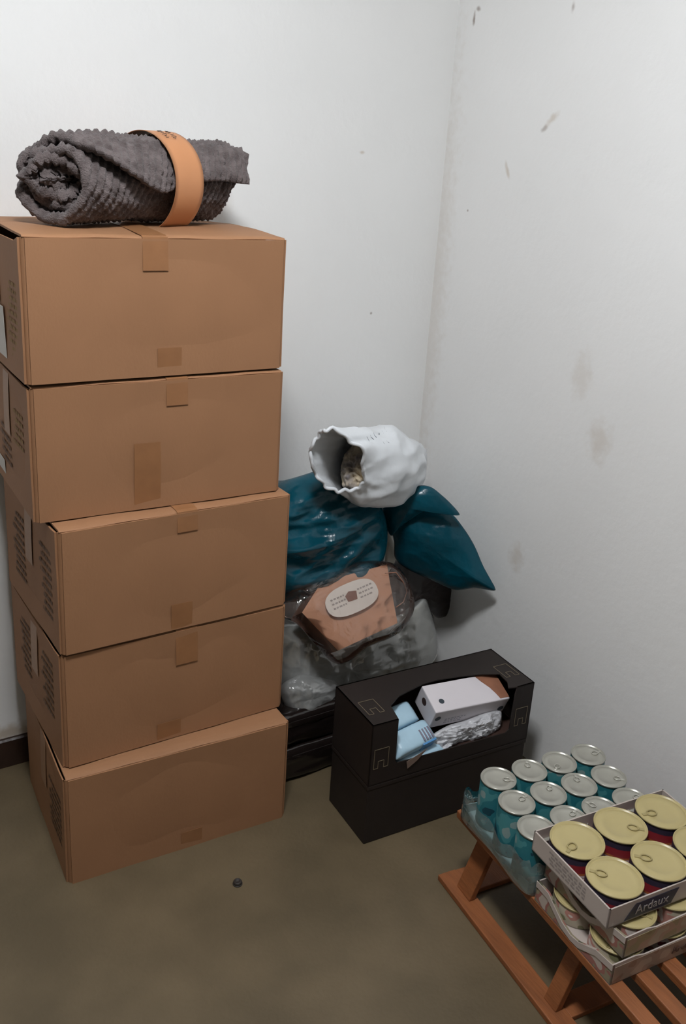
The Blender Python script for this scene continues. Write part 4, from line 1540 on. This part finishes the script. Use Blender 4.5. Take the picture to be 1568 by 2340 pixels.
# faint print on the left wall of the top tray
vs, fs = [], []
rnd = random.Random(21)
for r in range(4):
    y = 0.06
    while y < 0.15:
        l = rnd.uniform(0.006, 0.014)
        k = len(vs)
        z = 0.010 + 0.007 * r
        vs += [(-0.0005, y, z), (-0.0005, y + l, z), (-0.0005, y + l, z + 0.0035), (-0.0005, y, z + 0.0035)]
        fs.append((k, k + 3, k + 2, k + 1))
        y += l + 0.004
mesh('printed_lettering', vs, fs, m_greyprint, t3)
flat_text('kins', 0.022, m_lettering, t2, (0.205, -0.0016, 0.022), (math.pi / 2, 0, 0))
plate('red_band', [(0.165, 0.004), (0.31, 0.004), (0.31, 0.016), (0.165, 0.016)], 0.0005, (0, -0.0008, 0), (1, 0, 0), (0, 0, 1), mat('dark red print', lin(110, 40, 46), 0.5), t2)
flat_text('Ardaux', 0.020, mat('brown lettering', lin(96, 72, 64), 0.6), t1, (0.17, -0.0016, 0.020), (math.pi / 2, 0, 0))

# shallow cans seen through the cut-down sides
flat_me = can_meshes(0.0485, 0.040)
for (t, kk, zz, ta, nm) in ((t1, k1, z1, TA, 'lowest'), (t2, k2, z2, TA + 0.02, 'middle')):
    for i in range(2):
        for c in range(2):
            x, y = 0.058 + 0.1005 * c, 0.053 + 0.102 * i
            p = Vector((kk[0], kk[1], 0)) + Matrix.Rotation(ta, 3, 'Z') @ Vector((x, y, 0))
            can('shallow_can', flat_me, (m_greenlab, m_creamlid, m_tab2, m_tab2), 'green-labelled can in the %s card tray, %s of its %s row' % (nm, ('left end', 'second')[c], ('near', 'far')[i]), 'shallow cans in the %s tray' % nm, (p.x, p.y, zz + 0.0022), random.uniform(0, 6))

RC, HC = 0.0510, 0.047
cream_me = can_meshes(RC, HC)
zc_ = z3 + 0.0022
lids = {}
q00, q01, q10 = fl(1325, 1925, zc_ + HC), fl(1427, 1890, zc_ + HC), fl(1405, 2020, zc_ + HC)
R3 = Matrix.Rotation(TA, 3, 'Z')
tabr = [[200, -45, 165], [130, 135, 30]]
names = ('left', 'middle', 'right')
for r in range(2):
    for c in range(3):
        p = Vector((k3[0], k3[1], 0)) + R3 @ Vector((0.056 + c * 0.1060, 0.154 - r * 0.1015, 0))
        t = can('large_food_can', cream_me, (m_redlab, m_creamlid, m_tab2, m_tab2), 'large can with cream ring-pull lid, %s in the %s row of the top tray' % (names[c], ('back', 'front')[r]), 'cream-lidded cans in the top tray', (p.x, p.y, zc_), math.radians(tabr[r][c]))
        if (r, c) == (0, 2):
            me = text_me('lettering', 'akins', 0.024, 0.0004)
            for v in me.vertices:            # wrap the lettering round the can
                a = math.radians(-75 - tabr[r][c]) + v.co.x / RC
                rr = RC * 0.99 + v.co.z
                v.co = Vector((rr * math.cos(a), rr * math.sin(a), HC - 0.022 + v.co.y))
            link('lettering', me, m_white, t)

# ================================================================== SMALL THINGS
m_cap = mat('dark grey rubber', lin(46, 40, 36), 0.6)
pcap = fl(543, 2020, 0)
cap = thing('rubber_stopper', 'small dark round stopper lying on the bare floor', 'stopper', (pcap.x, pcap.y, 0))
link('stopper_body', lathe_me('stopper_body', [(0.0085, 0), (0.0095, 0.001), (0.0095, 0.007), (0.008, 0.009), (0.006, 0.0092), (0.0055, 0.006), (0.001, 0.006)], 24), m_cap, cap, True)
link('stopper_rim', lathe_me('stopper_rim', [(0.0100, 0.0), (0.0108, 0.0006), (0.0108, 0.0022), (0.0098, 0.0026)], 24), m_cap, cap, True)
